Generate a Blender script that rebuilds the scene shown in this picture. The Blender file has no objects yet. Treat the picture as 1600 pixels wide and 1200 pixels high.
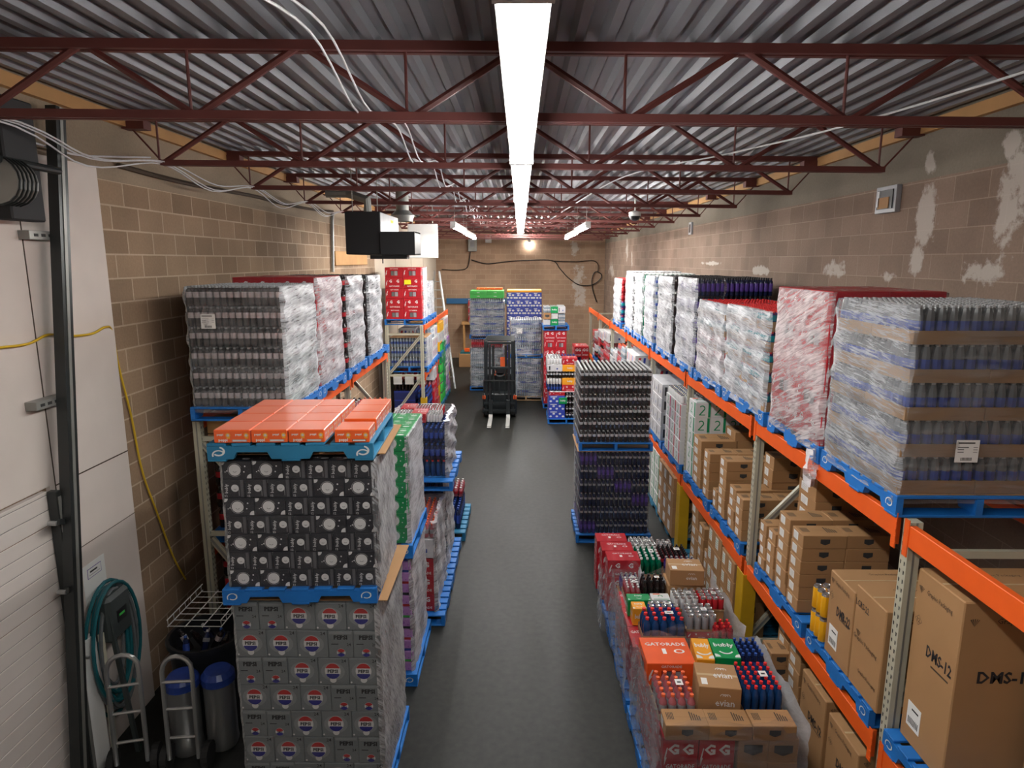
import bpy, bmesh, math, random
from mathutils import Vector, Matrix
S = bpy.context.scene
COL = S.collection
RND = random.Random(11)
F = 1030.0
PITCH = math.atan(193 / F)
YAW = math.atan(13 * math.cos(PITCH) / F)
CAMH = 3.95
# ---------------------------------------------------------------- camera
cam = bpy.data.cameras.new('camera'); cam.sensor_width = 36; cam.lens = 36 * F / 1600
cam.clip_end = 200; cam.clip_start = 0.05
camo = bpy.data.objects.new('camera', cam); COL.objects.link(camo)
camo.location = (0, 0, CAMH); camo.rotation_euler = (math.pi / 2 - PITCH, 0, YAW)
S.camera = camo
# ---------------------------------------------------------------- world and exposure
w = bpy.data.worlds.new('world'); S.world = w; w.use_nodes = True
w.node_tree.nodes['Background'].inputs[0].default_value = (0.8, 0.85, 1, 1)
w.node_tree.nodes['Background'].inputs[1].default_value = 0.15
S.view_settings.view_transform = 'Standard'; S.view_settings.look = 'None'
S.view_settings.gamma = 1; S.view_settings.use_curve_mapping = False
S.view_settings.exposure = 1.6
LAMP = 24.0          # emission strength of the fluorescent tubes
LAMP_COL = (1, 0.975, 0.94)
S.cycles.max_bounces = 7; S.cycles.diffuse_bounces = 4; S.cycles.glossy_bounces = 3
S.cycles.transparent_max_bounces = 12; S.cycles.transmission_bounces = 2
S.cycles.caustics_reflective = False; S.cycles.caustics_refractive = False
S.cycles.sample_clamp_indirect = 4.0
try:
    S.cycles.use_denoising = True; S.cycles.denoiser = 'OPENIMAGEDENOISE'
except Exception: pass

FW = Vector((-math.sin(YAW) * math.cos(PITCH), math.cos(YAW) * math.cos(PITCH), -math.sin(PITCH)))
RT = Vector((math.cos(YAW), math.sin(YAW), 0)); UP = RT.cross(FW)
def at(px, py, X=None, Y=None, Z=None):
    """the point of a photo pixel on a known plane of the place"""
    d = FW * F + RT * (px - 800) + UP * (600 - py)
    t = X / d.x if X is not None else (Y / d.y if Y is not None else (Z - CAMH) / d.z)
    return Vector((0, 0, CAMH)) + d * t

# ---------------------------------------------------------------- materials
MATS = {}
def nt(name):
    m = bpy.data.materials.new(name); m.use_nodes = True
    return m, m.node_tree.nodes, m.node_tree.links
def rgb(c): return (c[0], c[1], c[2], 1)
def mat(name, col, rough=0.5, metal=0.0, var=0.12, scale=6.0, bump=0.0, emit=0, coat=0.0):
    if name in MATS: return MATS[name]
    m, N, L = nt(name); b = N['Principled BSDF']
    b.inputs['Roughness'].default_value = rough; b.inputs['Metallic'].default_value = metal
    if coat: b.inputs['Coat Weight'].default_value = coat
    tc = N.new('ShaderNodeTexCoord'); no = N.new('ShaderNodeTexNoise'); no.inputs['Scale'].default_value = scale
    no.inputs['Detail'].default_value = 3
    L.new(tc.outputs['Object'], no.inputs['Vector'])
    mx = N.new('ShaderNodeMix'); mx.data_type = 'RGBA'
    mx.inputs[6].default_value = rgb([c * (1 - var) for c in col]); mx.inputs[7].default_value = rgb([min(1, c * (1 + var)) for c in col])
    L.new(no.outputs['Fac'], mx.inputs[0]); L.new(mx.outputs[2], b.inputs['Base Color'])
    if bump:
        bp = N.new('ShaderNodeBump'); bp.inputs['Strength'].default_value = bump; bp.inputs['Distance'].default_value = 0.01
        L.new(no.outputs['Fac'], bp.inputs['Height']); L.new(bp.outputs[0], b.inputs['Normal'])
    if emit:
        b.inputs['Emission Color'].default_value = rgb(col); b.inputs['Emission Strength'].default_value = emit
    MATS[name] = m; return m

def block_mat(name, c1, c2, mortar, msize, plain, plain_from, axis, stain=None, off=0.0, contrast=1.0):
    """concrete block courses 0.2 m high, 0.4 m long"""
    m, N, L = nt(name); b = N['Principled BSDF']; b.inputs['Roughness'].default_value = 0.9
    tc = N.new('ShaderNodeTexCoord'); sp = N.new('ShaderNodeSeparateXYZ'); L.new(tc.outputs['Object'], sp.inputs[0])
    cb = N.new('ShaderNodeCombineXYZ'); L.new(sp.outputs[axis], cb.inputs[0])
    zz = N.new('ShaderNodeMath'); zz.operation = 'ADD'; zz.inputs[1].default_value = off; L.new(sp.outputs[2], zz.inputs[0]); L.new(zz.outputs[0], cb.inputs[1])
    br = N.new('ShaderNodeTexBrick'); L.new(cb.outputs[0], br.inputs['Vector'])
    br.inputs['Scale'].default_value = 1; br.inputs['Brick Width'].default_value = 0.4; br.inputs['Row Height'].default_value = 0.2
    br.inputs['Mortar Size'].default_value = msize; br.inputs['Mortar Smooth'].default_value = 0.3; br.inputs['Bias'].default_value = 0.0
    br.inputs['Color1'].default_value = rgb(c1); br.inputs['Color2'].default_value = rgb(c2); br.inputs['Mortar'].default_value = rgb(mortar)
    n1 = N.new('ShaderNodeTexNoise'); n1.inputs['Scale'].default_value = 0.9; n1.inputs['Detail'].default_value = 6
    L.new(tc.outputs['Object'], n1.inputs['Vector'])
    n2 = N.new('ShaderNodeTexNoise'); n2.inputs['Scale'].default_value = 45; n2.inputs['Detail'].default_value = 4
    L.new(tc.outputs['Object'], n2.inputs['Vector'])
    # plain beam course at the wall head
    gt = N.new('ShaderNodeMath'); gt.operation = 'GREATER_THAN'; gt.inputs[1].default_value = plain_from; L.new(sp.outputs[2], gt.inputs[0])
    mp = N.new('ShaderNodeMix'); mp.data_type = 'RGBA'; L.new(gt.outputs[0], mp.inputs[0]); L.new(br.outputs['Color'], mp.inputs[6]); mp.inputs[7].default_value = rgb(plain)
    def mul(src, noise, lo, hi):
        mr = N.new('ShaderNodeMapRange'); mr.inputs['From Min'].default_value = 0.3; mr.inputs['From Max'].default_value = 0.7
        mr.inputs['To Min'].default_value = lo; mr.inputs['To Max'].default_value = hi; L.new(noise.outputs['Fac'], mr.inputs['Value'])
        mm = N.new('ShaderNodeMix'); mm.data_type = 'RGBA'; mm.blend_type = 'MULTIPLY'; mm.inputs[0].default_value = 1
        L.new(src, mm.inputs[6]); L.new(mr.outputs[0], mm.inputs[7]); return mm.outputs[2]
    out = mul(mp.outputs[2], n1, 1 - 0.22 * contrast, 1 + 0.15 * contrast); out = mul(out, n2, 0.93, 1.06)
    if stain:
        # patches of white mineral bloom, each where it sits on the wall: (along, height, half width, half height)
        cur = None
        n3 = N.new('ShaderNodeTexNoise'); n3.inputs['Scale'].default_value = 4.5; n3.inputs['Detail'].default_value = 8; n3.inputs['Roughness'].default_value = 0.65
        L.new(tc.outputs['Object'], n3.inputs['Vector'])
        for (a, h, ra, rh) in stain:
            sb = N.new('ShaderNodeVectorMath'); sb.operation = 'SUBTRACT'; L.new(cb.outputs[0], sb.inputs[0]); sb.inputs[1].default_value = (a, h + off, 0)
            sc = N.new('ShaderNodeVectorMath'); sc.operation = 'MULTIPLY'; L.new(sb.outputs[0], sc.inputs[0]); sc.inputs[1].default_value = (1 / ra, 1 / rh, 0)
            ln = N.new('ShaderNodeVectorMath'); ln.operation = 'LENGTH'; L.new(sc.outputs[0], ln.inputs[0])
            if cur is None: cur = ln.outputs['Value']
            else:
                mi = N.new('ShaderNodeMath'); mi.operation = 'MINIMUM'; L.new(cur, mi.inputs[0]); L.new(ln.outputs['Value'], mi.inputs[1]); cur = mi.outputs[0]
        mr = N.new('ShaderNodeMapRange'); mr.inputs['From Min'].default_value = 0.2; mr.inputs['From Max'].default_value = 1.1
        mr.inputs['To Min'].default_value = 0.21; mr.inputs['To Max'].default_value = -0.25; L.new(cur, mr.inputs['Value'])
        ad = N.new('ShaderNodeMath'); ad.operation = 'ADD'; L.new(mr.outputs[0], ad.inputs[0]); L.new(n3.outputs['Fac'], ad.inputs[1])
        st = N.new('ShaderNodeMapRange'); st.inputs['From Min'].default_value = 0.55; st.inputs['From Max'].default_value = 0.64; L.new(ad.outputs[0], st.inputs['Value'])
        st.inputs['To Max'].default_value = 0.8
        ms = N.new('ShaderNodeMix'); ms.data_type = 'RGBA'; L.new(st.outputs[0], ms.inputs[0]); L.new(out, ms.inputs[6]); ms.inputs[7].default_value = (0.5, 0.45, 0.4, 1)
        out = ms.outputs[2]
    L.new(out, b.inputs['Base Color'])
    bp = N.new('ShaderNodeBump'); bp.inputs['Strength'].default_value = 0.35; bp.inputs['Distance'].default_value = 0.01
    L.new(n2.outputs['Fac'], bp.inputs['Height']); L.new(bp.outputs[0], b.inputs['Normal'])
    return m

def film_mat(name, lo, hi, tint=(0.9, 0.92, 0.95), rough=0.25, stretch=(2.5, 2.5, 26), tilt=0.35, fres=1.0, sc=1.6):
    """stretch wrap: a clear skin with fine creased streaks"""
    m, N, L = nt(name); b = N['Principled BSDF']
    b.inputs['Base Color'].default_value = rgb(tint); b.inputs['Roughness'].default_value = rough
    tc = N.new('ShaderNodeTexCoord'); mp = N.new('ShaderNodeMapping'); mp.vector_type = 'POINT'; L.new(tc.outputs['Object'], mp.inputs[0])
    r0 = N.new('ShaderNodeMapping'); r0.inputs['Rotation'].default_value = (tilt, 0, 0); L.new(tc.outputs['Object'], r0.inputs[0])
    mp.inputs['Scale'].default_value = stretch; L.new(r0.outputs[0], mp.inputs[0])
    no = N.new('ShaderNodeTexNoise'); no.inputs['Scale'].default_value = sc; no.inputs['Detail'].default_value = 5; no.inputs['Roughness'].default_value = 0.6
    no.inputs['Distortion'].default_value = 0.8; L.new(mp.outputs[0], no.inputs['Vector'])
    n2 = N.new('ShaderNodeTexNoise'); n2.inputs['Scale'].default_value = 3.5; n2.inputs['Detail'].default_value = 3; L.new(tc.outputs['Object'], n2.inputs['Vector'])
    av = N.new('ShaderNodeMath'); av.operation = 'MULTIPLY_ADD'; av.inputs[1].default_value = .6; L.new(n2.outputs['Fac'], av.inputs[0])
    s2 = N.new('ShaderNodeMath'); s2.operation = 'SUBTRACT'; s2.inputs[1].default_value = .3; L.new(no.outputs['Fac'], s2.inputs[0]); L.new(s2.outputs[0], av.inputs[2])
    mr = N.new('ShaderNodeMapRange'); mr.inputs['From Min'].default_value = 0.36; mr.inputs['From Max'].default_value = 0.68
    mr.inputs['To Min'].default_value = lo; mr.inputs['To Max'].default_value = hi; L.new(av.outputs[0], mr.inputs['Value'])
    fr = N.new('ShaderNodeFresnel'); fr.inputs['IOR'].default_value = 1.4
    fm = N.new('ShaderNodeMath'); fm.operation = 'MULTIPLY'; fm.inputs[1].default_value = fres; L.new(fr.outputs[0], fm.inputs[0])
    ad = N.new('ShaderNodeMath'); ad.operation = 'ADD'; ad.use_clamp = True; L.new(mr.outputs[0], ad.inputs[0]); L.new(fm.outputs[0], ad.inputs[1])
    L.new(ad.outputs[0], b.inputs['Alpha'])
    bp = N.new('ShaderNodeBump'); bp.inputs['Strength'].default_value = 0.6; bp.inputs['Distance'].default_value = 0.012
    L.new(no.outputs['Fac'], bp.inputs['Height']); L.new(bp.outputs[0], b.inputs['Normal'])
    MATS[name] = m; return m
film_mat('film_sheen', 0.18, 0.72, tint=(.74, .76, .8), stretch=(3.5, 3.5, 38), tilt=-.12, sc=1.3)  # load sides: lamp sheen on the wrap put into its tint and opacity
film_mat('film_sheen_light', 0.06, 0.42, tint=(.8, .82, .86), stretch=(5, 5, 60), tilt=-.1, sc=1.3)
film_mat('film_clear', 0.0, 0.04, fres=.35, stretch=(3, 3, 40))
film_mat('film_red', 0.03, 0.6, stretch=(3, 3, 26), tint=(.85, .82, .84))
film_mat('film_sheen_grey', 0.1, 0.6, tint=(.7, .72, .74), tilt=1.0, stretch=(5, 5, 45), sc=1.4)  # greyer lamp sheen, painted into the sides of the cola and black carton wraps
film_mat('film_shroud', 0.01, 0.2, rough=.4, fres=.6, tint=(.7, .72, .76), stretch=(3, 3, 12), sc=1.5, tilt=.5)
film_mat('film_haze', 0.04, 0.26, tint=(.55, .55, .56), stretch=(2, 2, 20), sc=1.2, tilt=.1, fres=.5)
film_mat('film_shine', 0.0, 0.5, tint=(.8, .84, .9), stretch=(2, 2, 14), sc=1.6, tilt=.05)  # bright sheen on the rear water loads, put into the wrap's opacity
# palette
mat('pallet_blue', (0.008, 0.15, 0.5), 0.55, var=0.3, scale=5, bump=0.2)
mat('pallet_teal', (0.015, 0.17, 0.32), 0.6, var=0.3, scale=5)
mat('pallet_wood', (0.45, 0.3, 0.16), 0.7, var=0.2)
mat('white', (0.75, 0.75, 0.73), 0.5, var=0.05)
mat('lining', (0.66, 0.585, 0.535), 0.75, var=0.08, scale=3, bump=.1)
mat('door_white', (0.66, 0.6, 0.56), 0.5, var=0.04)
mat('paper', (0.8, 0.8, 0.78), 0.7, var=0.03)
mat('print_white', (0.72, 0.72, 0.72), 0.5, var=0.02)
mat('ink', (0.015, 0.015, 0.018), 0.6, var=0.05)
mat('kraft', (0.37, 0.2, 0.085), 0.75, var=0.1, scale=3)
mat('kraft_dark', (0.2, 0.11, 0.05), 0.75, var=0.12, scale=3)
mat('kraft_ink', (0.055, 0.035, 0.02), 0.7)
mat('tray', (0.34, 0.21, 0.11), 0.7, var=0.1)
mat('tape', (0.5, 0.36, 0.2), 0.3, var=0.05)
mat('bubly_black', (0.022, 0.022, 0.03), 0.35, var=0.15)
mat('bubly_grey', (0.1, 0.1, 0.11), 0.35)
mat('bubly_green', (0.0, 0.26, 0.07), 0.35, var=0.08)
mat('bubly_orange', (0.85, 0.36, 0.02), 0.4)
mat('lime', (0.06, 0.5, 0.08), 0.4)
mat('poppi_orange', (0.86, 0.12, 0.02), 0.28, var=0.05, coat=0.6)
mat('poppi_sheen', (0.9, 0.25, 0.15), 0.35, var=0.05, coat=0.5)  # reflection off the wrap, painted as salmon on tops and aisle faces
mat('liq_smoke', (0.05, 0.045, 0.045), 0.18, var=0.3)
mat('cap_glass', (0.35, 0.37, 0.38), 0.2)
mat('poppi_yellow', (0.8, 0.4, 0.05), 0.4)
mat('pepsi_grey', (0.2, 0.22, 0.23), 0.4, var=0.08)
mat('pepsi_light', (0.28, 0.3, 0.31), 0.4, var=0.08)
mat('pepsi_red', (0.5, 0.03, 0.03), 0.4); mat('pepsi_blue', (0.03, 0.03, 0.25), 0.4)
mat('gat_red', (0.42, 0.01, 0.02), 0.38, var=0.1)
mat('gat_dark', (0.22, 0.008, 0.012), 0.4)
mat('gat_orange', (0.8, 0.1, 0.015), 0.4)
mat('rack_orange', (0.83, 0.115, 0.012), 0.42, var=0.08, scale=8)
mat('rack_cream', (0.5, 0.48, 0.37), 0.45, var=0.08, scale=6)
mat('slot', (0.03, 0.03, 0.03), 0.8)
mat('guard_yellow', (0.55, 0.33, 0.01), 0.5, var=0.12)
mat('joist', (0.13, 0.035, 0.03), 0.5, var=0.3, scale=4)
mat('deck', (0.2, 0.205, 0.225), 0.42, metal=0.4, var=0.15, scale=2)
mat('cream_wall', (0.62, 0.53, 0.42), 0.8, var=0.05)
mat('steel_dark', (0.05, 0.055, 0.055), 0.35, metal=0.6)
mat('steel', (0.45, 0.46, 0.46), 0.35, metal=0.8)
mat('galv', (0.3, 0.3, 0.28), 0.45, metal=0.5)
mat('black', (0.012, 0.013, 0.015), 0.4)
mat('black_matt', (0.02, 0.02, 0.022), 0.75)
mat('machine', (0.012, 0.016, 0.018), 0.35, var=0.3)
mat('rubber', (0.015, 0.015, 0.015), 0.8)
mat('amber', (0.7, 0.1, 0.02), 0.4)
mat('grey_fork', (0.4, 0.4, 0.38), 0.5)
mat('wood', (0.5, 0.27, 0.1), 0.7, var=0.25, scale=3)
mat('yellow_cord', (0.65, 0.42, 0.02), 0.5)
mat('teal_hose', (0.008, 0.11, 0.13), 0.45)
mat('reel_grey', (0.045, 0.055, 0.055), 0.5)
mat('blue_beam', (0.015, 0.11, 0.26), 0.5)
mat('yellow_note', (0.85, 0.75, 0.02), 0.6)
mat('squiggle', (0.0, 0.26, 0.1), 0.5); mat('magenta', (0.6, 0.02, 0.16), 0.5)
mat('crimson', (0.55, 0.02, 0.03), 0.45)
mat('royal', (0.03, 0.06, 0.42), 0.4, var=0.2)
mat('navy_box', (0.015, 0.025, 0.13), 0.5)
mat('purple', (0.28, 0.1, 0.4), 0.4); mat('mauve', (0.42, 0.2, 0.5), 0.4)
mat('yellow_pack', (0.85, 0.42, 0.01), 0.4)
mat('can_top', (0.6, 0.6, 0.6), 0.25, metal=0.8)
# liquids, labels, caps
mat('liq_cola', (0.018, 0.012, 0.012), 0.15, var=0.3); mat('liq_navy', (0.012, 0.018, 0.06), 0.15)
mat('liq_grey', (0.13, 0.14, 0.145), 0.18, var=0.2); mat('liq_water', (0.3, 0.36, 0.42), 0.15, var=0.2)
mat('liq_blue', (0.01, 0.05, 0.16), 0.15); mat('liq_green', (0.0, 0.12, 0.06), 0.15); mat('liq_red', (0.3, 0.01, 0.02), 0.2)
mat('liq_purple', (0.05, 0.03, 0.16), 0.18); mat('liq_orange', (0.6, 0.1, 0.03), 0.25); mat('liq_pink', (0.4, 0.12, 0.14), 0.25)
mat('lab_pale', (0.6, 0.53, 0.54), 0.4, var=0.25, scale=30); mat('lab_blue', (0.025, 0.06, 0.3), 0.35, var=0.3, scale=20)
mat('lab_white', (0.6, 0.6, 0.62), 0.4, var=0.15, scale=30); mat('lab_purple', (0.1, 0.05, 0.32), 0.35, var=0.3, scale=20)
mat('lab_red', (0.45, 0.02, 0.03), 0.35, var=0.25, scale=20); mat('lab_teal', (0.0, 0.25, 0.3), 0.35); mat('lab_grey', (0.3, 0.3, 0.32), 0.4)
mat('cap_white', (0.75, 0.75, 0.75), 0.35); mat('cap_red', (0.75, 0.03, 0.03), 0.35); mat('cap_orange', (0.85, 0.15, 0.05), 0.35)
mat('cap_blue', (0.02, 0.08, 0.35), 0.35); mat('cap_black', (0.012, 0.012, 0.015), 0.3); mat('cap_silver', (0.55, 0.56, 0.57), 0.22, metal=0.4)
mat('cap_teal', (0.0, 0.28, 0.3), 0.35)
# lamp tubes, and the glow of the added rear fill lights
for nm_, st_ in (('tube_glow', LAMP), ('tube_glow_far', LAMP * 1.9), ('fill_glow_rear', LAMP * 4.5), ('bulb_glow', 30)):
    m, N, L = nt(nm_); e = N.new('ShaderNodeEmission'); e.inputs[0].default_value = rgb(LAMP_COL); e.inputs[1].default_value = st_
    L.new(e.outputs[0], N['Material Output'].inputs[0]); MATS[nm_] = m

# ---------------------------------------------------------------- mesh building
TEXTS = {}
def text_geo(s, bold=0.0):
    k = (s, bold)
    if k not in TEXTS:
        c = bpy.data.curves.new('t', 'FONT'); c.body = s; c.size = 1; c.resolution_u = 1; c.offset = bold; c.align_x = 'CENTER'; c.align_y = 'CENTER'
        o = bpy.data.objects.new('t', c)
        COL.objects.link(o); dg = bpy.context.evaluated_depsgraph_get(); me = bpy.data.meshes.new_from_object(o.evaluated_get(dg))
        vs = [(v.co.x, v.co.y) for v in me.vertices]; fs = [tuple(p.vertices) for p in me.polygons]
        x0 = min(v[0] for v in vs); x1 = max(v[0] for v in vs); y0 = min(v[1] for v in vs); y1 = max(v[1] for v in vs)
        vs = [((v[0] - (x0 + x1) / 2), (v[1] - (y0 + y1) / 2)) for v in vs]
        TEXTS[k] = (vs, fs, x1 - x0, y1 - y0)
        bpy.data.objects.remove(o); bpy.data.curves.remove(c); bpy.data.meshes.remove(me)
    return TEXTS[k]

class MB:
    def __init__(s): s.v = []; s.f = []; s.mi = []; s.mats = []
    def m(s, name):
        if name not in s.mats: s.mats.append(name)
        return s.mats.index(name)
    def add(s, vs, fs, mt):
        b = len(s.v); s.v += [tuple(v) for v in vs]; i = s.m(mt)
        for f in fs: s.f.append(tuple(b + q for q in f)); s.mi.append(i)
    def box(s, x0, x1, y0, y1, z0, z1, mt, ch=0.0):
        if ch <= 0:
            v = [(x, y, z) for z in (z0, z1) for y in (y0, y1) for x in (x0, x1)]
            s.add(v, [(0, 2, 3, 1), (4, 5, 7, 6), (0, 1, 5, 4), (2, 6, 7, 3), (0, 4, 6, 2), (1, 3, 7, 5)], mt); return
        bm = bmesh.new(); bmesh.ops.create_cube(bm, size=1)
        for q in bm.verts: q.co = Vector(((x0 + x1) / 2 + q.co.x * (x1 - x0), (y0 + y1) / 2 + q.co.y * (y1 - y0), (z0 + z1) / 2 + q.co.z * (z1 - z0)))
        bmesh.ops.bevel(bm, geom=bm.edges[:], offset=ch, segments=1, affect='EDGES')
        s.add([q.co[:] for q in bm.verts], [[q.index for q in f.verts] for f in bm.faces], mt); bm.free()
    def beam(s, a, b, w, h, mt, up=(0, 0, 1)):
        a = Vector(a); b = Vector(b); d = (b - a).normalized(); u = Vector(up)
        if abs(d.dot(u)) > .95: u = Vector((0, 1, 0))
        x = d.cross(u).normalized() * w / 2; y = x.cross(d).normalized() * h / 2
        v = [a - x - y, a + x - y, a + x + y, a - x + y, b - x - y, b + x - y, b + x + y, b - x + y]
        s.add(v, [(0, 1, 2, 3), (7, 6, 5, 4), (0, 4, 5, 1), (1, 5, 6, 2), (2, 6, 7, 3), (3, 7, 4, 0)], mt)
    def tube(s, pts, r, mt, n=6, closed=False):
        pts = [Vector(p) for p in pts]; rings = []; k = len(pts); prev = None
        for i, p in enumerate(pts):
            if closed: d = (pts[(i + 1) % k] - pts[i - 1])
            else: d = (pts[min(i + 1, k - 1)] - pts[max(i - 1, 0)])
            d = d.normalized() if d.length > 1e-9 else Vector((0, 0, 1))
            if prev is None:
                u = Vector((0, 0, 1)) if abs(d.z) < .9 else Vector((1, 0, 0)); x = d.cross(u).normalized()
            else: x = (prev - d * prev.dot(d)).normalized()
            prev = x; y = d.cross(x)
            rings.append([p + (x * math.cos(2 * math.pi * j / n) + y * math.sin(2 * math.pi * j / n)) * r for j in range(n)])
        vs = [q for rg in rings for q in rg]; fs = []
        for i in range(k if closed else k - 1):
            for j in range(n):
                a = i * n + j; b = i * n + (j + 1) % n; c = ((i + 1) % k) * n + (j + 1) % n; d = ((i + 1) % k) * n + j
                fs.append((a, b, c, d))
        if not closed: fs.append(tuple(range(n))[::-1]); fs.append(tuple((k - 1) * n + j for j in range(n)))
        s.add(vs, fs, mt)
    def lathe(s, prof, cx, cy, z0, n=8):
        """prof: (r, z, material of the band above)"""
        b = len(s.v)
        for (r, z, _) in prof:
            for j in range(n): s.v.append((cx + r * math.cos(2 * math.pi * (j + .5) / n), cy + r * math.sin(2 * math.pi * (j + .5) / n), z0 + z))
        for i in range(len(prof) - 1):
            mi = s.m(prof[i][2])
            for j in range(n):
                s.f.append((b + i * n + j, b + i * n + (j + 1) % n, b + (i + 1) * n + (j + 1) % n, b + (i + 1) * n + j)); s.mi.append(mi)
        s.f.append(tuple(b + (len(prof) - 1) * n + j for j in range(n))); s.mi.append(s.m(prof[-1][2]))
    def prism(s, poly, f, t, mt):
        """poly in (u,v) of frame f, thickness t along its normal"""
        n = len(poly); v = [f.p(a, b, 0) for a, b in poly] + [f.p(a, b, -t) for a, b in poly]
        s.add(v, [tuple(range(n)), tuple(range(2 * n - 1, n - 1, -1))] + [(i, i + n, (i + 1) % n + n, (i + 1) % n) for i in range(n)], mt)
    def poly(s, pts, f, mt, off=0.001):
        s.add([f.p(a, b, off) for a, b in pts], [tuple(range(len(pts)))], mt)
    def rect(s, f, u0, u1, v0, v1, mt, off=0.001): s.poly([(u0, v0), (u1, v0), (u1, v1), (u0, v1)], f, mt, off)
    def disc(s, f, u, v, r, mt, off=0.0012, n=16, a0=0, a1=2 * math.pi, sx=1.0):
        full = abs(a1 - a0) > 6.28
        pts = [(u + sx * r * math.cos(a0 + (a1 - a0) * i / (n if full else n - 1)), v + r * math.sin(a0 + (a1 - a0) * i / (n if full else n - 1))) for i in range(n)]
        if not full: pts.append((u, v))
        s.poly(pts, f, mt, off)
    def arc(s, f, u, v, r, wd, mt, a0=0, a1=2 * math.pi, off=0.0012, n=16, sx=1.0):
        vs = []; fs = []
        for i in range(n + 1):
            a = a0 + (a1 - a0) * i / n; c, q = math.cos(a), math.sin(a)
            vs.append(f.p(u + sx * (r - wd / 2) * c, v + (r - wd / 2) * q, off)); vs.append(f.p(u + sx * (r + wd / 2) * c, v + (r + wd / 2) * q, off))
        for i in range(n): fs.append((2 * i, 2 * i + 1, 2 * i + 3, 2 * i + 2))
        s.add(vs, fs, mt)
    def text(s, f, st, u, v, h, mt, rot=0, off=0.0014, bold=0.012, wmax=None, sx=1.0):
        vs, fs, tw, th = text_geo(st, bold); k = h / th; kx = k * sx
        if wmax and tw * kx > wmax: kx = wmax / tw
        c, q = math.cos(rot), math.sin(rot)
        s.add([f.p(u + (a * kx) * c - (b * k) * q, v + (a * kx) * q + (b * k) * c, off) for a, b in vs], fs, mt)
    def mesh(s, name, smooth=False):
        me = bpy.data.meshes.new(name); me.from_pydata(s.v, [], s.f)
        for q in s.mats: me.materials.append(MATS[q])
        me.polygons.foreach_set('material_index', s.mi)
        if smooth:
            me.polygons.foreach_set('use_smooth', [True] * len(s.f))
            try: me.set_sharp_from_angle(angle=math.radians(40))
            except Exception: pass
        me.update(); return me
    def obj(s, name, parent=None, loc=None, smooth=False):
        o = bpy.data.objects.new(name, s.mesh(name, smooth)); COL.objects.link(o)
        if parent is not None: o.parent = parent
        if loc is not None: o.location = loc
        return o
class Fr:
    """a face: origin, u axis, v axis, outward normal"""
    def __init__(s, o, u, v): s.o = Vector(o); s.u = Vector(u); s.v = Vector(v); s.n = s.u.cross(s.v)
    def p(s, a, b, off=0): return tuple(s.o + s.u * a + s.v * b + s.n * off)
def faces(x0, x1, y0, y1, z0, z1):
    return dict(front=Fr((x0, y0, z0), (1, 0, 0), (0, 0, 1)), back=Fr((x1, y1, z0), (-1, 0, 0), (0, 0, 1)),
                east=Fr((x1, y0, z0), (0, 1, 0), (0, 0, 1)), west=Fr((x0, y1, z0), (0, -1, 0), (0, 0, 1)), top=Fr((x0, y0, z1), (1, 0, 0), (0, 1, 0)))

def tag(o, label=None, cat=None, group=None, kind=None):
    if label: o['label'] = label
    if cat: o['category'] = cat
    if group: o['group'] = group
    if kind: o['kind'] = kind
    return o
def empty(name, loc, rz=0):
    e = bpy.data.objects.new(name, None); e.empty_display_size = .1; COL.objects.link(e); e.location = loc; e.rotation_euler = (0, 0, rz); return e
def inst(name, me, loc, rz=0, parent=None):
    o = bpy.data.objects.new(name, me); COL.objects.link(o); o.location = loc; o.rotation_euler = (0, 0, rz)
    if parent is not None: o.parent = parent
    return o
ORD = ['first', 'second', 'third', 'fourth', 'fifth', 'sixth', 'seventh', 'eighth', 'ninth', 'tenth', 'eleventh', 'twelfth', 'thirteenth', 'fourteenth', 'fifteenth', 'sixteenth']
# ================================================================ the room
def struct(name, mb, smooth=False):
    o = mb.obj(name, smooth=smooth); o['kind'] = 'structure'; return o
XL, XR, YB, YF = -3.4, 3.4, 27.0, -2.2
WT = 4.6
LW = block_mat('block_tan', (0.23, 0.152, 0.094), (0.36, 0.245, 0.155), (0.5, 0.38, 0.27), 0.008, (0.3, 0.23, 0.16), WT, 1, off=0.0)
BW = block_mat('block_back', (0.34, 0.22, 0.145), (0.4, 0.265, 0.175), (0.46, 0.34, 0.23), 0.008, (0.25, 0.17, 0.11), 9, 0,
               stain=[(2.35, 3.1, .45, 1.5), (2.4, 2.6, .5, .9), (2.2, 4.4, .35, .5)], off=0.0)
RW = block_mat('block_brown', (0.2, 0.137, 0.1), (0.265, 0.185, 0.138), (0.32, 0.24, 0.18), 0.005, (0.2, 0.17, 0.13), WT + .02, 1,
               stain=[(5.72, 4.3, .28, .42), (5.8, 3.95, .25, .25), (4.75, 4.35, .38, .75), (5.0, 3.85, .4, .2), (4.85, 4.75, .15, .25), (7.3, 3.85, .5, .16), (5.75, 4.75, .15, .15), (9.5, 3.8, .8, .12), (21.5, 4.3, .5, .6), (25.0, 3.6, 1.4, .5), (20.5, 4.0, .3, .5), (7.1, 3.82, .3, .07), (6.2, 3.8, .25, .1), (12, 3.9, 1.2, .06), (2.9, 2.2, 1.4, .3), (3.3, 1.8, .6, .25)], off=0.0, contrast=1.15)
for k, v in (('block_tan', LW), ('block_back', BW), ('block_brown', RW)): MATS[k] = v
b = MB(); b.box(XL - .2, XL, YF, 15.6, 0, 5.3, 'block_tan'); struct('wall_left', b)
b = MB(); b.box(XL - .2, XL, 15.6, YB, 0, 5.3, 'cream_wall')
for y in (18.2, 20.8, 23.4): b.box(XL, XL + .004, y, y + .02, 0, 4.1, 'kraft_dark')
b.box(XL, XL + .006, 15.62, YB, 4.08, 4.11, 'kraft_dark'); struct('wall_left_rear', b)
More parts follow.
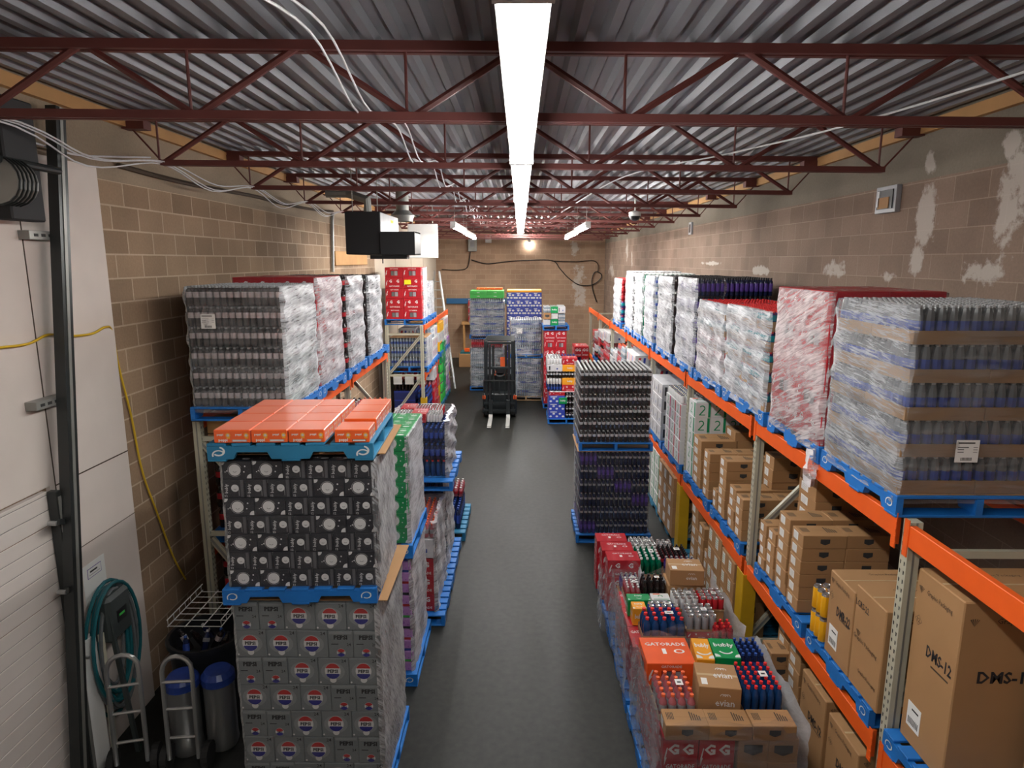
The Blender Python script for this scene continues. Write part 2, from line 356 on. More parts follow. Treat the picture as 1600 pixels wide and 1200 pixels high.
b = MB(); b.box(XR, XR + .2, YF, YB, 0, 5.3, 'block_brown'); struct('wall_right', b)
b = MB(); b.box(XL - .2, XR + .2, YB, YB + .2, 0, 5.3, 'block_back'); struct('wall_back', b)
b = MB(); b.box(XL - .2, XR + .2, YF - .2, YF, 0, 5.3, 'cream_wall'); struct('wall_front', b)
# floor: worn dark concrete
m, N, L = nt('floor_concrete'); bs = N['Principled BSDF']; MATS['floor_concrete'] = m; bs.inputs['Specular IOR Level'].default_value = .28
tc = N.new('ShaderNodeTexCoord'); a = N.new('ShaderNodeTexNoise'); a.inputs['Scale'].default_value = 1.3; a.inputs['Detail'].default_value = 7
mp = N.new('ShaderNodeMapping'); mp.inputs['Scale'].default_value = (1.6, .35, 1); L.new(tc.outputs['Object'], mp.inputs[0]); L.new(mp.outputs[0], a.inputs[0])
c = N.new('ShaderNodeTexNoise'); c.inputs['Scale'].default_value = 14; c.inputs['Detail'].default_value = 8; L.new(tc.outputs['Object'], c.inputs[0])
mx = N.new('ShaderNodeMix'); mx.data_type = 'RGBA'; mx.inputs[6].default_value = (0.0065, 0.0072, 0.0066, 1); mx.inputs[7].default_value = (0.0225, 0.0232, 0.0195, 1)
av = N.new('ShaderNodeMath'); av.operation = 'ADD'; L.new(a.outputs[0], av.inputs[0]); L.new(c.outputs[0], av.inputs[1])
mr = N.new('ShaderNodeMapRange'); mr.inputs['From Min'].default_value = .7; mr.inputs['From Max'].default_value = 1.3; L.new(av.outputs[0], mr.inputs[0])
L.new(mr.outputs[0], mx.inputs[0]); L.new(mx.outputs[2], bs.inputs['Base Color'])
r2 = N.new('ShaderNodeMapRange'); r2.inputs['To Min'].default_value = .42; r2.inputs['To Max'].default_value = .62; L.new(a.outputs[0], r2.inputs[0]); L.new(r2.outputs[0], bs.inputs['Roughness'])
b = MB(); b.box(XL - .2, XR + .2, YF - .2, YB + .2, -.2, 0, 'floor_concrete'); struct('floor', b)
# ceiling: corrugated deck whose flutes run along the hall, falling a little to one side
FALL = -0.011
b = MB(); pts = []; x = XL - .1; pitch = .165
while x < XR + .1:
    z = 5.14
    pts += [(x, z), (x + .05, z), (x + .07, z + .042), (x + .14, z + .042), (x + .165, z)]
    x += pitch
vs = []
for (px, pz) in pts: vs += [(px, YF, pz + FALL * px), (px, YB, pz + FALL * px)]
b.add(vs, [(2 * i, 2 * i + 1, 2 * i + 3, 2 * i + 2) for i in range(len(pts) - 1)], 'deck')
b.add([(XL - .2, YF, 5.26), (XR + .2, YF, 5.26), (XR + .2, YB, 5.26), (XL - .2, YB, 5.26)], [(0, 1, 2, 3)], 'deck')
struct('ceiling', b)
for k, X in ((1, XL), (2, XR)):
    b = MB(); s = 1 if X < 0 else -1; zt = 5.13 + FALL * X
    b.box(min(X, X + s * .05), max(X, X + s * .05), YF, YB, zt - .1, zt - .005, 'wood'); struct('trim_%d' % k, b)
# white board lining and overhead door on the side wall
b = MB(); b.box(XL, XL + .03, YF, 5.42, 2.36, 4.68, 'lining'); b.box(XL, XL + .03, 4.47, 5.42, 0, 2.36, 'lining')
b.box(XL + .03, XL + .032, 4.52, 4.53, 2.3, 4.68, 'kraft_ink'); b.box(XL + .03, XL + .032, 4.53, 5.42, 2.34, 2.35, 'kraft_ink'); b.box(XL + .03, XL + .032, 4.53, 5.42, 1.78, 1.785, 'kraft_ink')
struct('wall_left_lining', b)
b = MB(); z = 0.0; k = 0
while z < 2.33:
    top = min(z + .11, 2.34); sec = (k % 5 == 4)
    b.box(XL, XL + .045, YF, 4.42, z + .006, top, 'door_white', 0.003); b.box(XL, XL + .038, YF, 4.42, z, z + (.012 if sec else .006), 'kraft_dark' if sec else 'galv'); z = top; k += 1
struct('door_1', b)
# ================================================================ roof joists
JY = [3.97 + 1.95 * i for i in range(-1, 12)]
JY = [y for y in JY if y < 26.6]
def joist_parts():
    out = []
    zt, zb = 5.115, 4.745
    def Z(x, z): return z + FALL * x
    mb = MB(); mb.beam((-3.38, -.03, Z(-3.38, zt)), (3.38, -.03, Z(3.38, zt)), .035, .05, 'joist'); mb.beam((-3.38, .03, Z(-3.38, zt)), (3.38, .03, Z(3.38, zt)), .035, .05, 'joist')
    mb.box(-3.39, -3.2, -.06, .06, Z(-3.3, zt) - .1, Z(-3.3, zt) - .02, 'joist'); mb.box(3.2, 3.39, -.06, .06, Z(3.3, zt) - .1, Z(3.3, zt) - .02, 'joist')
    out.append(('top_chord', mb.mesh('top_chord')))
    mb = MB(); mb.beam((-3.1, -.026, Z(-3.1, zb)), (3.1, -.026, Z(3.1, zb)), .03, .045, 'joist'); mb.beam((-3.1, .026, Z(-3.1, zb)), (3.1, .026, Z(3.1, zb)), .03, .045, 'joist')
    out.append(('bottom_chord', mb.mesh('bottom_chord')))
    bn = [-3.09 + 1.236 * i for i in range(6)]
    for i, x in enumerate(bn):
        mb = MB(); mb.tube([(x - .03, 0, Z(x, zb)), (x - .03, 0, Z(x, zt))], .009, 'joist'); out.append(('vertical', mb.mesh('vertical')))
        for s in (-1, 1):
            tx = x + s * .6
            if abs(tx) < 3.2:
                mb = MB(); mb.tube([(x, 0, Z(x, zb)), (tx, 0, Z(tx, zt))], .021, 'joist'); out.append(('diagonal', mb.mesh('diagonal')))
    for s in (-1, 1):
        mb = MB(); mb.tube([(s * 3.09, 0, Z(s * 3.09, zb)), (s * 3.36, 0, Z(s * 3.36, zt - .06))], .008, 'joist'); out.append(('end_rod', mb.mesh('end_rod')))
    return out
JP = joist_parts()
for i, y in enumerate(JY):
    j = tag(empty('roof_joist', (0, y, 0)), 'dark red open-web steel roof joist, %s from the camera end of the hall' % ORD[i], 'roof joist', 'roof joists under the metal deck')
    for nm, me in JP: inst(nm, me, (0, 0, 0), 0, j)
# ================================================================ lamps
def strip_light(x, y0, y1, z, label, group, w=.13, hang=None, glow='tube_glow'):
    t = tag(empty('fluorescent_light', (x, y0, z)), label, 'ceiling light', group)
    l = y1 - y0; b = MB(); b.box(-w / 2, w / 2, 0.01, l - .01, .03, .09, 'white', .004); b.obj('housing', t)
    for s in (-1, 1):
        b = MB(); b.tube([(s * w * .27, .03, .008), (s * w * .27, l - .03, .008)], .019, glow, 8); b.obj('tube', t)
    for q in (.015, l - .03):
        b = MB(); b.box(-w / 2, w / 2, q, q + .015, -.02, .09, 'white'); b.obj('end_cap', t)
    if hang:
        for q in (.3, l - .3):
            b = MB(); b.tube([(0, q, .09), (0, q, hang - z)], .004, 'galv', 4); b.obj('hanger_rod', t)
ys = [-.95, 1.45, 3.8, 6.2, 8.6, 11.0, 13.2]
for i in range(0, 6):
    strip_light(.005, ys[i], ys[i + 1], 4.49, 'long fluorescent light of the central row over the aisle, %s in the row' % ORD[i], 'fluorescent lights in the central row', hang=5.15)
for k in range(2): strip_light(0, 19.5 + 2.5 * k, 21.9 + 2.5 * k, 4.9, 'added fill light tucked up between the rear joists, %s' % ['over the water loads', 'next to the rear wall'][k], 'added fill lights between the rear joists', w=.09, glow='fill_glow_rear', hang=5.15)  # no lamps known here; added to brighten the rear wall
for s, nm in ((-1, 'short fluorescent light near the wall heater'), (1, 'short fluorescent light near the blotchy block wall')):
    for k, (a, q) in enumerate(((11.3, 13.8), (13.85, 16.6))):
        strip_light(s * 1.13, a, q, 4.5 - .02 * k, nm + (', closer to the camera' if k == 0 else ', nearer the rear wall'), 'fluorescent lights beside the central row', w=.09, hang=5.15, glow='tube_glow_far')
def bulb(px, py):
    p = at(px, py, Y=26.9); t = tag(empty('wall_lamp', p), 'small glowing round lamp high on the rear block wall', 'lamp')
    b = MB(); b.lathe([(.02, -.1, 'bulb_glow'), (.07, -.06, 'bulb_glow'), (.085, 0, 'bulb_glow'), (.06, .06, 'white'), (.03, .1, 'white')], 0, 0, 0, 12); b.obj('bulb', t)
    b = MB(); b.box(-.05, .05, .03, .1, .05, .14, 'white', .005); b.obj('bracket', t)
bulb(827, 381)
# ================================================================ things on the walls and ceiling
# gas unit heater hung by the side wall
h = tag(empty('unit_heater', (-2.34, 9.0, 4.03)), 'black unit heater with pale grey cheek hanging below the joists', 'heater')
b = MB(); b.box(0, .47, 0, 1.35, 0, .56, 'black_matt', .01); b.box(.47, .474, .02, 1.32, .3, .55, 'lab_grey'); b.rect(Fr((.4745, .02, .3), (0, 1, 0), (0, 0, 1)), .7, .9, .15, .19, 'yellow_note'); b.obj('cabinet', h)
b = MB(); b.box(.47, .93, -.03, 0, 0, .29, 'black_matt'); b.box(.47, .93, .02, .5, .28, .3, 'black'); b.box(.47, .93, .02, .5, -.01, .01, 'steel_dark'); b.box(.91, .93, 0, .5, 0, .3, 'black')
b.obj('air_deflector', h)
b = MB()
for k in range(6): b.box(.5 + .06 * k, .52 + .06 * k, .02, .03, .05, .07, 'white')
b.obj('burner_row', h)
b = MB(); b.tube([(.2, .5, .55), (.2, .5, .75), (-.1, .6, .85), (-.4, .6, .85)], .06, 'galv', 10); b.obj('flue_pipe', h)
for x in (.06, .4):
    b = MB(); b.tube([(x, .2, .55), (x, .2, 1.16)], .006, 'galv', 5); b.obj('hanger_rod', h)
b = MB(); b.box(.3, .8, .1, .3, -.06, -.01, 'black'); b.tube([(.45, .2, -.06), (.45, .2, -.12)], .008, 'black'); b.obj('gas_valve', h)
p0 = at(638, 403, Y=13.9); p1 = at(683, 350, Y=13.9)
b = MB(); b.box(p0.x, p1.x, 13.9, 14.0, p0.z, p1.z, 'white', .008); b.tube([(p0.x + .1, 13.95, p1.z), (p0.x + .1, 13.95, 5.19)], .01, 'galv'); b.tube([(p1.x - .1, 13.95, p1.z), (p1.x - .1, 13.95, 5.19)], .01, 'galv')
tag(b.obj('hanging_panel'), 'blank white sheet panel hanging from the joists behind the heater', 'panel')
b = MB(); b.tube([(-2.0, 11.5, 4.75), (-2.0, 11.5, 5.18)], .11, 'galv', 12); b.lathe([(.16, -.1, 'galv'), (.2, 0, 'galv'), (.12, .08, 'galv')], -2.0, 11.5, 4.7, 12)
tag(b.obj('vent_cap', smooth=True), 'round galvanised vent stub under the roof deck past the heater', 'vent')
a = at(523, 404, X=-3.36); q = at(588, 404, X=-3.36)
b = MB(); b.box(XL, XL + .06, a.y, 14.6, 3.86, 4.12, 'wood', .006); tag(b.obj('timber_beam'), 'short orange timber beam fixed to the block wall below the heater', 'beam')
b = MB(); b.tube([at(520, 332, X=-3.36), at(519, 345, X=-3.36), at(520, 425, X=-3.36)], .03, 'galv', 8); tag(b.obj('conduit_pipe', smooth=True), 'thin vertical conduit pipe on the block wall beside the heater', 'pipe')
# cables
def cable(name, pts, r, mt, label, cat='cable', closed=False, sub=6):
    P = [Vector(p) for p in pts]; out = []
    for i in range(len(P) - 1):
        p0 = P[max(i - 1, 0)]; p1 = P[i]; p2 = P[i + 1]; p3 = P[min(i + 2, len(P) - 1)]
        for k in range(sub):
            t = k / sub; out.append(.5 * ((2 * p1) + (p2 - p0) * t + (2 * p0 - 5 * p1 + 4 * p2 - p3) * t * t + (3 * p1 - p0 - 3 * p2 + p3) * t ** 3))
    out.append(P[-1]); b = MB(); b.tube(out, r, mt, 6, closed); o = b.obj(name, smooth=True)
    if label: tag(o, label, cat)
    return o
for k, dz in enumerate((0, .03, .055)):
    pts = [(-3.2, 1.5, 4.62 + dz)]
    for i, y in enumerate(JY[1:7]):
        pts += [(-3.1 + .02 * k, y, 4.77 + dz * .3), (-3.12 + .03 * k, y + .95, 4.62 + dz + .02 * ((i + k) % 2))]
    cable('white_wire', pts, .006, 'lab_white', 'thin pale wire sagging between joist ends along the wall, %s of the bundle' % ['lowest', 'middle', 'uppermost'][k])
for k, (x, e) in enumerate(((-.92, 0), (-.86, .02))):
    pts = []
    for y in JY[:9]: pts += [(x, y, 4.77 + e), (x + .03, y + .97, 4.9 + e)]
    cable('white_wire', pts, .006, 'lab_white', 'thin pale wire draped over the joists beside the central lights, %s' % ['hanging lower', 'hanging higher'][k])
cable('white_wire', [(3.2, 1.2, 5.0), (2.2, 3.97, 4.8), (1.8, 5.9, 4.85), (1.2, 7.9, 4.9), (.8, 11, 4.8), (.5, 17, 4.8)], .007, 'lab_white', 'pale wire crossing the ceiling diagonally toward the blotchy wall')
cable('wall_cable', [at(185, 258, X=-3.36), at(250, 276, X=-3.36), at(320, 292, X=-3.36), at(400, 307, X=-3.36), at(450, 320, X=-3.36), at(500, 329, X=-3.36), at(520, 330, X=-3.36)], .022, 'kraft_ink', 'dark cable running along the tan block wall below the joists')
cable('extension_cord', [at(x, y, X=-3.345) for x, y in ((-60, 552), (0, 543), (45, 537), (75, 523), (104, 525), (135, 523), (150, 519), (165, 511))] + [at(x, y, X=-3.38) for x, y in ((175, 518), (186, 575), (205, 650), (222, 735), (245, 800), (270, 868), (290, 905))], .009, 'yellow_cord', 'yellow extension cord draped across white lining and down the block wall', 'cord')
cable('wall_cable', [at(x, y, Y=26.93) for x, y in ((690, 421), (715, 422), (730, 418), (734, 400), (735, 393))], .018, 'black', 'black cable from wall edge to the grey electrical box')
cable('wall_cable', [at(x, y, Y=26.93) for x, y in ((737, 406), (760, 412), (790, 409), (820, 407), (862, 407), (875, 420), (888, 434), (905, 445), (925, 445), (938, 436), (939, 428), (930, 425), (925, 436), (926, 452), (932, 472))], .02, 'black', 'long black cable drooping and looping on the rear wall corner')
cable('wall_cable', [at(x, y, Y=26.93) for x, y in ((862, 408), (900, 409), (925, 407), (934, 413), (934, 425))], .016, 'black', 'short black cable along rear wall above the loop')
e = tag(empty('electrical_box', at(738, 381, Y=26.86)), 'small grey electrical box on the rear wall', 'electrical box')
b = MB(); b.box(-.17, .17, -.06, .13, -.3, .3, 'galv', .015); b.obj('enclosure', e); b = MB(); b.box(-.08, .08, -.07, -.058, -.15, .2, 'lab_grey', .002); b.obj('cover_plate', e)
e = tag(empty('emergency_light', at(763, 374, Y=26.9)), 'small white emergency light with two heads on the rear wall', 'emergency light')
b = MB(); b.box(-.12, .12, -.06, .09, -.14, .1, 'white', .01); b.obj('battery_case', e)
for s in (-1, 1):
    b = MB(); b.lathe([(.03, 0, 'white'), (.05, .04, 'white'), (.045, .09, 'lab_grey')], s * .09, -.02, .08, 10); b.obj('lamp_head', e)
b = MB(); b.box(-3.0, -.2, 26.88, 26.98, 2.22, 2.44, 'blue_beam', .01); tag(b.obj('wall_rail'), 'horizontal blue steel rail along the rear wall', 'rail')
e = tag(empty('ceiling_camera', at(992, 336, Z=4.7)), 'small white dome camera hanging below the joists', 'camera')
b = MB(); b.lathe([(.02, -.1, 'black'), (.07, -.08, 'black'), (.1, -.02, 'white'), (.1, .05, 'white'), (.03, .07, 'white')], 0, 0, 0, 14); b.obj('dome', e, smooth=True); b = MB(); b.tube([(0, 0, .06), (0, 0, .4)], .015, 'white'); b.obj('stem', e)
p = at(1392, 312, X=3.4); b = MB(); b.box(3.35, 3.4, p.y - .17, p.y + .17, p.z - .12, p.z + .12, 'lab_grey', .004); b.box(3.34, 3.352, p.y - .13, p.y + .13, p.z - .085, p.z + .085, 'black'); b.box(3.335, 3.342, p.y - .08, p.y + .1, p.z - .08, p.z + .02, 'kraft')
b.box(3.335, 3.342, p.y + .08, p.y + .12, p.z - .06, p.z + .08, 'lab_white')
tag(b.obj('junction_box'), 'open square box recessed high in the blotchy block wall', 'junction box')
p = at(1081, 357, X=3.4); b = MB(); b.box(3.36, 3.4, p.y - .1, p.y + .1, p.z - .12, p.z + .12, 'lab_grey', .004); b.box(3.355, 3.362, p.y - .05, p.y + .05, p.z - .08, p.z + .08, 'kraft_ink')
tag(b.obj('wall_bracket'), 'tiny grey wall plate far along the blotchy block wall', 'wall plate')
# vertical door track with its shaft and drum
t = tag(empty('door_track', (-3.25, 4.4, 0)), 'tall dark steel door track leaning up the white lining', 'door track')
b = MB(); A = Vector((0, -.2, 0)); B = Vector((0, .44, 5.0)); b.beam(A, B, .075, .1, 'steel_dark', up=(0, 1, 0)); b.beam(A + Vector((.04, 0, 0)), B + Vector((.04, 0, 0)), .004, .03, 'galv', up=(0, 1, 0)); b.obj('rail', t)
for z, y0, y1 in ((2.97, -.03, .3), (4.12, -.12, .22)):
    b = MB(); yy = A.y + (B.y - A.y) * z / 5; b.box(-.13, -.04, yy - .24, yy + .12, z - .03, z + .03, 'galv', .003)
    for k in range(4): b.box(-.04, -.038, yy - .2 + .07 * k, yy - .16 + .07 * k, z - .01, z + .01, 'slot')
    b.obj('wall_bracket', t)
t = tag(empty('door_edge_track', (-3.33, 4.45, 0)), 'short steel track with rollers along the edge of the overhead door', 'door track')
b = MB(); b.box(-.02, .05, -.05, .0, 0, 2.34, 'steel_dark', .004); b.box(.05, .055, -.04, -.01, 0, 2.3, 'galv'); b.obj('rail', t)
for z in (2.1, 1.58, 1.02):
    b = MB(); b.beam((.05, 0, z), (.09, -.13, z + .05), .03, .04, 'steel_dark'); b.tube([(.03, -.13, z + .04), (.09, -.13, z + .04)], .018, 'steel', 10); b.tube([(.03, 0, z), (.1, 0, z)], .012, 'steel', 8); b.obj('roller_hinge', t)
t = tag(empty('door_spring_shaft', (-3.15, 4.4, 4.55)), 'cable drum and shaft of the overhead door beside the dark track', 'door shaft')
b = MB(); b.tube([(0, -.5, 0), (0, .25, 0)], .025, 'steel_dark', 10); b.obj('shaft', t)
b = MB(); b.tube([(-.04, -.28, -.12), (-.04, -.1, -.12)], .14, 'galv', 18)
for k in range(5): b.tube([(-.04, -.27 + .035 * k, -.12), (-.04, -.262 + .035 * k, -.12)], .15, 'steel_dark', 18)
b.obj('cable_drum', t, smooth=False); b = MB(); b.box(-.12, -.02, -.2, .1, -.35, .4, 'black_matt', .01); b.obj('bearing_plate', t)
cable('wall_cable', [at(x, y, X=-3.3) for x, y in ((0, 200), (40, 218), (95, 236), (130, 243), (185, 245), (235, 246))], .008, 'lab_white', 'pale wire strung from the door shaft to the first joist end')
# paper notice
A = at(133, 905, X=-3.365); b = MB(); b.box(-3.37, -3.366, 4.68, 4.95, 1.3, 1.62, 'paper'); f = Fr((-3.366, 4.68, 1.3), (0, 1, 0), (0, 0, 1))
b.rect(f, .05, .22, .2, .28, 'lab_purple'); b.rect(f, .055, .215, .205, .275, 'paper', .002); b.rect(f, .08, .17, .243, .257, 'ink', .003); b.rect(f, .07, .2, .222, .227, 'lab_grey', .003)
tag(b.obj('paper_notice'), 'pale paper notice taped to the white lining above the hose reel', 'notice')
# hose on its hanger
t = tag(empty('hose_hanger', (-3.33, 4.8, 1.1)), 'dark grey plastic hose hanger against the white lining', 'hose hanger')
b = MB(); b.box(-.02, .14, -.13, .16, -.12, .26, 'reel_grey', .03); b.obj('cover', t); f = Fr((.141, -.13, -.12), (0, 1, 0), (0, 0, 1))
b = MB(); b.box(.14, .144, -.04, .08, .02, .12, 'black'); f = Fr((.1445, -.04, .02), (0, 1, 0), (0, 0, 1)); b.rect(f, .02, .09, .045, .065, 'lime'); b.obj('badge', t)
for k in range(9):
    pts = []; w_ = .15 + .022 * k; hgt = .55 + .04 * ((k * 3) % 5)
    for i in range(29):
        a = math.pi * i / 14 ; pts.append((-3.3 + .018 * (k % 4), 4.82 + w_ * math.sin(a), 1.22 + (.0 if 0 else 0) + (.12 + .012 * k) * math.cos(a) - (hgt * (1 - math.cos(a)) / 2)))
    b = MB(); b.tube(pts[:-1], .015, 'teal_hose' if k % 3 else 'liq_grey', 6, closed=True)
    o = b.obj('garden_hose', smooth=True); tag(o, 'coil of teal garden hose hung on the grey hanger, %s loop out from the cover' % ORD[k], 'hose', 'loops of teal hose on the hanger')
# ================================================================ pallets
PAL = {}
def pallet_parts(w_, d_, h, mt, along):
    """w_ across X, d_ along Y; along='y': notched stringers run along Y"""
    k = (round(w_, 2), round(d_, 2), round(h, 3), mt, along)
    if k in PAL: return PAL[k]
    out = []; L_, W_ = (d_, w_) if along == 'y' else (w_, d_)   # stringer length, span across
    def P(l, c, z): return (c - W_ / 2, l - L_ / 2, z) if along == 'y' else (l - L_ / 2, c - W_ / 2, z)
    def bx(mb, l0, l1, c0, c1, z0, z1):
        a = P(l0, c0, z0); q = P(l1, c1, z1); mb.box(min(a[0], q[0]), max(a[0], q[0]), min(a[1], q[1]), max(a[1], q[1]), z0, z1, mt, .003)
    mb = MB(); n = 7; bw = L_ / (n + (n - 1) * .35)
    for i in range(n): bx(mb, i * bw * 1.35, i * bw * 1.35 + bw, 0, W_, h - .018, h)
    out.append(('deck_board', mb.mesh('deck_board')))
    mb = MB()
    for i in (0, 1, 2): a = i * (L_ - .12) / 2; bx(mb, a, a + .12, 0, W_, 0, .016)
    out.append(('bottom_board', mb.mesh('bottom_board')))
    for c in (0, W_ / 2 - .02, W_ - .04):
        mb = MB(); z0, z1 = .016, h - .018; nt_ = .4 * (z1 - z0) + .012; q = []
        pr = [(0, z0)]
        for m_ in (.27, .73):
            a = L_ * m_; e = L_ * .115; pr += [(a - e, z0), (a - e * .8, z0 + nt_), (a + e * .8, z0 + nt_), (a + e, z0)]
        pr += [(L_, z0), (L_, z1), (0, z1)]
        # split in convex strips
        xs = sorted(set(p[0] for p in pr))
        def low(x):
            for m_ in (.27, .73):
                a = L_ * m_; e = L_ * .115; t = abs(x - a)
                if t < e: return z0 + nt_ * min(1, (e - t) / (e * .2))
            return z0
        for i in range(len(xs) - 1):
            x0, x1 = xs[i], xs[i + 1]; v = []
            for cc in (c, c + .04): v += [P(x0, cc, low(x0 + 1e-6)), P(x1, cc, low(x1 - 1e-6)), P(x1, cc, z1), P(x0, cc, z1)]
            mb.add(v, [(0, 1, 2, 3), (7, 6, 5, 4), (0, 4, 5, 1), (2, 6, 7, 3), (1, 5, 6, 2), (3, 7, 4, 0)], mt)
        if mt == 'pallet_blue' and c != W_ / 2 - .02:
            out_s = -1 if c == 0 else 1
            if along == 'y': f = Fr((-W_ / 2 if c == 0 else W_ / 2, L_ / 2 if c == 0 else -L_ / 2, 0), (0, -1 if c == 0 else 1, 0), (0, 0, 1))
            else: f = Fr((-L_ / 2 if c == 0 else L_ / 2, -W_ / 2 if c == 0 else W_ / 2, 0), (1 if c == 0 else -1, 0, 0), (0, 0, 1))
            for u in (.07, L_ - .07):
                mb.arc(f, u, h * .56, .022, .007, 'print_white', -2.3, 1.2, .0025, 8, 1.3); mb.arc(f, u, h * .5, .03, .006, 'print_white', .6, 3.6, .0025, 8, 1.2)
        out.append(('notched_stringer', mb.mesh('notched_stringer')))
    PAL[k] = out; return out
def pallet(x0, x1, y0, y1, z0, label, h=.13, mt='pallet_blue', along='y', group=None, rz=0):
    t = tag(empty('pallet', ((x0 + x1) / 2, (y0 + y1) / 2, z0), rz), label, 'pallet', group or 'pallets under the loads')
    for nm, me in pallet_parts(x1 - x0, y1 - y0, h, mt, along): inst(nm, me, (0, 0, 0), 0, t)
    return t
# ================================================================ bottles and packs
BOT = { # liquid, label, cap, label band (lo,hi as share of height), neck
    'cola': ('liq_cola', 'lab_pale', 'cap_black', .45, .7), 'dark': ('liq_cola', 'lab_white', 'cap_white', .45, .68), 'smoke': ('liq_smoke', 'lab_pale', 'cap_glass', .42, .7),
    'blueb': ('liq_grey', 'lab_blue', 'cap_silver', .34, .6), 'water': ('liq_water', 'lab_white', 'cap_white', .35, .6), 'waterb': ('liq_water', 'lab_blue', 'cap_white', .35, .6),
    'navy': ('liq_navy', 'lab_grey', 'cap_silver', .5, .66), 'purple': ('liq_navy', 'lab_purple', 'cap_black', .25, .7), 'green': ('liq_green', 'liq_green', 'cap_white', .4, .6),
    'bluered': ('liq_blue', 'liq_blue', 'cap_red', .3, .6), 'orange': ('liq_pink', 'lab_grey', 'cap_orange', .3, .6), 'teal': ('liq_purple', 'lab_teal', 'cap_red', .3, .7),
    'redt': ('liq_red', 'lab_red', 'cap_red', .3, .7), 'pink': ('liq_pink', 'lab_red', 'cap_white', .3, .6), 'black': ('liq_cola', 'liq_cola', 'cap_black', .3, .6),
    'bluepk': ('liq_navy', 'lab_blue', 'cap_blue', .25, .65), 'violet': ('liq_purple', 'lab_purple', 'cap_silver', .3, .65), 'redcola': ('liq_cola', 'lab_red', 'cap_black', .4, .68),
    'tealcap': ('liq_purple', 'lab_teal', 'cap_red', .5, .8)}
def bottle(mb, kind, cx, cy, z0, r, h, n=8):
    lq, lb, cp, lo, hi = BOT[kind]
    pr = [(r * .82, 0, lq), (r * .97, h * .06, lq), (r * .9, h * lo, lb), (r * .93, h * (lo + .01), lb), (r * .93, h * hi, lq), (r * .86, h * min(hi + .09, .8), lq), (r * .45, h * .87, lq), (r * .4, h * .9, cp), (r * .46, h * .905, cp), (r * .46, h, cp)]
    if kind == 'blueb': pr[6] = (r * .62, h * .93, lq); pr[7] = (r * .45, h * .94, cp); pr[5] = (r * .9, h * .72, lq)
    mb.lathe(pr, cx, cy, z0, n)
def can(mb, body, cx, cy, z0, r, h, n=10):
    mb.lathe([(r * .8, 0, 'can_top'), (r * .97, h * .05, body), (r * .97, h * .9, 'can_top'), (r * .82, h * .97, 'can_top'), (r * .82, h, 'can_top'), (r * .72, h * .985, 'can_top')], cx, cy, z0, n)
PK = {}
def pack_mesh(kind, w_, d_, h, nx, ny, tray=0, tmat='tray', skin=True):
    k = (kind, round(w_, 3), round(d_, 3), round(h, 3), nx, ny, tray)
    if k not in PK:
        mb = MB(); r = min(w_ / nx, d_ / ny) / 2 * .95
        for i in range(nx):
            for j in range(ny):
                cx = (i + .5) * w_ / nx; cy = (j + .5) * d_ / ny
                if kind.startswith('can_'): can(mb, kind[4:], cx, cy, .004, r, h - .006, 8)
                else: bottle(mb, kind, cx, cy, .004, r, h - .006, 8)
        if tray:
            t = .003; mb.box(0, w_, 0, d_, 0, .004, tmat)
            for bx in ((0, w_, 0, t), (0, w_, d_ - t, d_), (0, t, t, d_ - t), (w_ - t, w_, t, d_ - t)): mb.box(*bx, .004, tray, tmat)
        PK[k] = mb.mesh('bottle_pack', True); MEN[PK[k].name] = pname(kind, tray)
    return PK[k]
CN = {'gator': 'sports_drink_carton', 'gatoro': 'sports_drink_carton', 'bubly': 'sparkling_water_carton', 'bublyg': 'sparkling_water_carton', 'pepsi': 'cola_carton', 'poppi': 'soda_carton', 'shield': 'cardboard_carton', 'labelbox': 'cardboard_carton', 'avion': 'cardboard_carton', 'lilac': 'snack_pack'}
PN = {'water': 'water_pack', 'waterb': 'water_pack', 'blueb': 'trayed_pack', 'smoke': 'cola_pack', 'cola': 'cola_pack', 'redcola': 'cola_pack', 'black': 'cola_pack', 'dark': 'soda_pack', 'navy': 'soda_pack', 'violet': 'soda_pack'}
def cname(k): return CN.get(k, 'carton')
def pname(k, tray=0): return 'can_pack' if k.startswith('can_') else ('trayed_pack' if tray else PN.get(k, 'bottle_pack'))
MEN = {}
def visible(i, j, l, nx, ny, nz, side, back=False, rear=False):
    """grid cells of a load one can see from the hall: top layer, front row, side(s) facing the aisle"""
    if l == nz - 1 or j == 0 or nx * ny <= 4: return True
    if side in ('e', 'ew') and i == nx - 1: return True
    if side in ('w', 'ew') and i == 0: return True
    return rear and j == ny - 1
def where(i, j, l, nx, ny, nz, side, stack):
    """words that single out one pack of a load"""
    s = ''
    if nz > 1: s += 'bottom layer' if l == 0 else ('top layer' if l == nz - 1 else ORD[nz - 1 - l] + ' layer')
    c = i if side == 'w' else nx - 1 - i
    if nx > 1: s += (', ' if s else '') + (ORD[c] + ' column')
    if ny > 1: s += (', ' if s else '') + (ORD[j] + ' row' if j else 'front row')
    return s + ', ' + stack
def load(name, cat, adj, stack, x0, x1, y0, y1, z0, z1, nx, ny, nz, mk, side='w', jit=.003, rear=False):
    """a pallet load of packs or cartons; mk(i,j,l,dims) -> mesh, or None for a gap"""
    w_ = (x1 - x0) / nx; d_ = (y1 - y0) / ny; h = (z1 - z0) / nz; g = 'goods: ' + stack
    for l in range(nz):
        for j in range(ny):
            for i in range(nx):
                if not visible(i, j, l, nx, ny, nz, side, rear=rear): continue
                r = mk(i, j, l, w_, d_, h)
                if r is None: continue
                name = MEN.get(r.name, name); cat = name.replace('_', ' ')
                o = inst(name, r, (x0 + i * w_ + RND.uniform(-jit, jit), y0 + j * d_ + RND.uniform(-jit, jit), z0 + l * h), RND.uniform(-jit, jit))
                tag(o, adj + ', ' + where(i, j, l, nx, ny, nz, side, stack), cat, g)
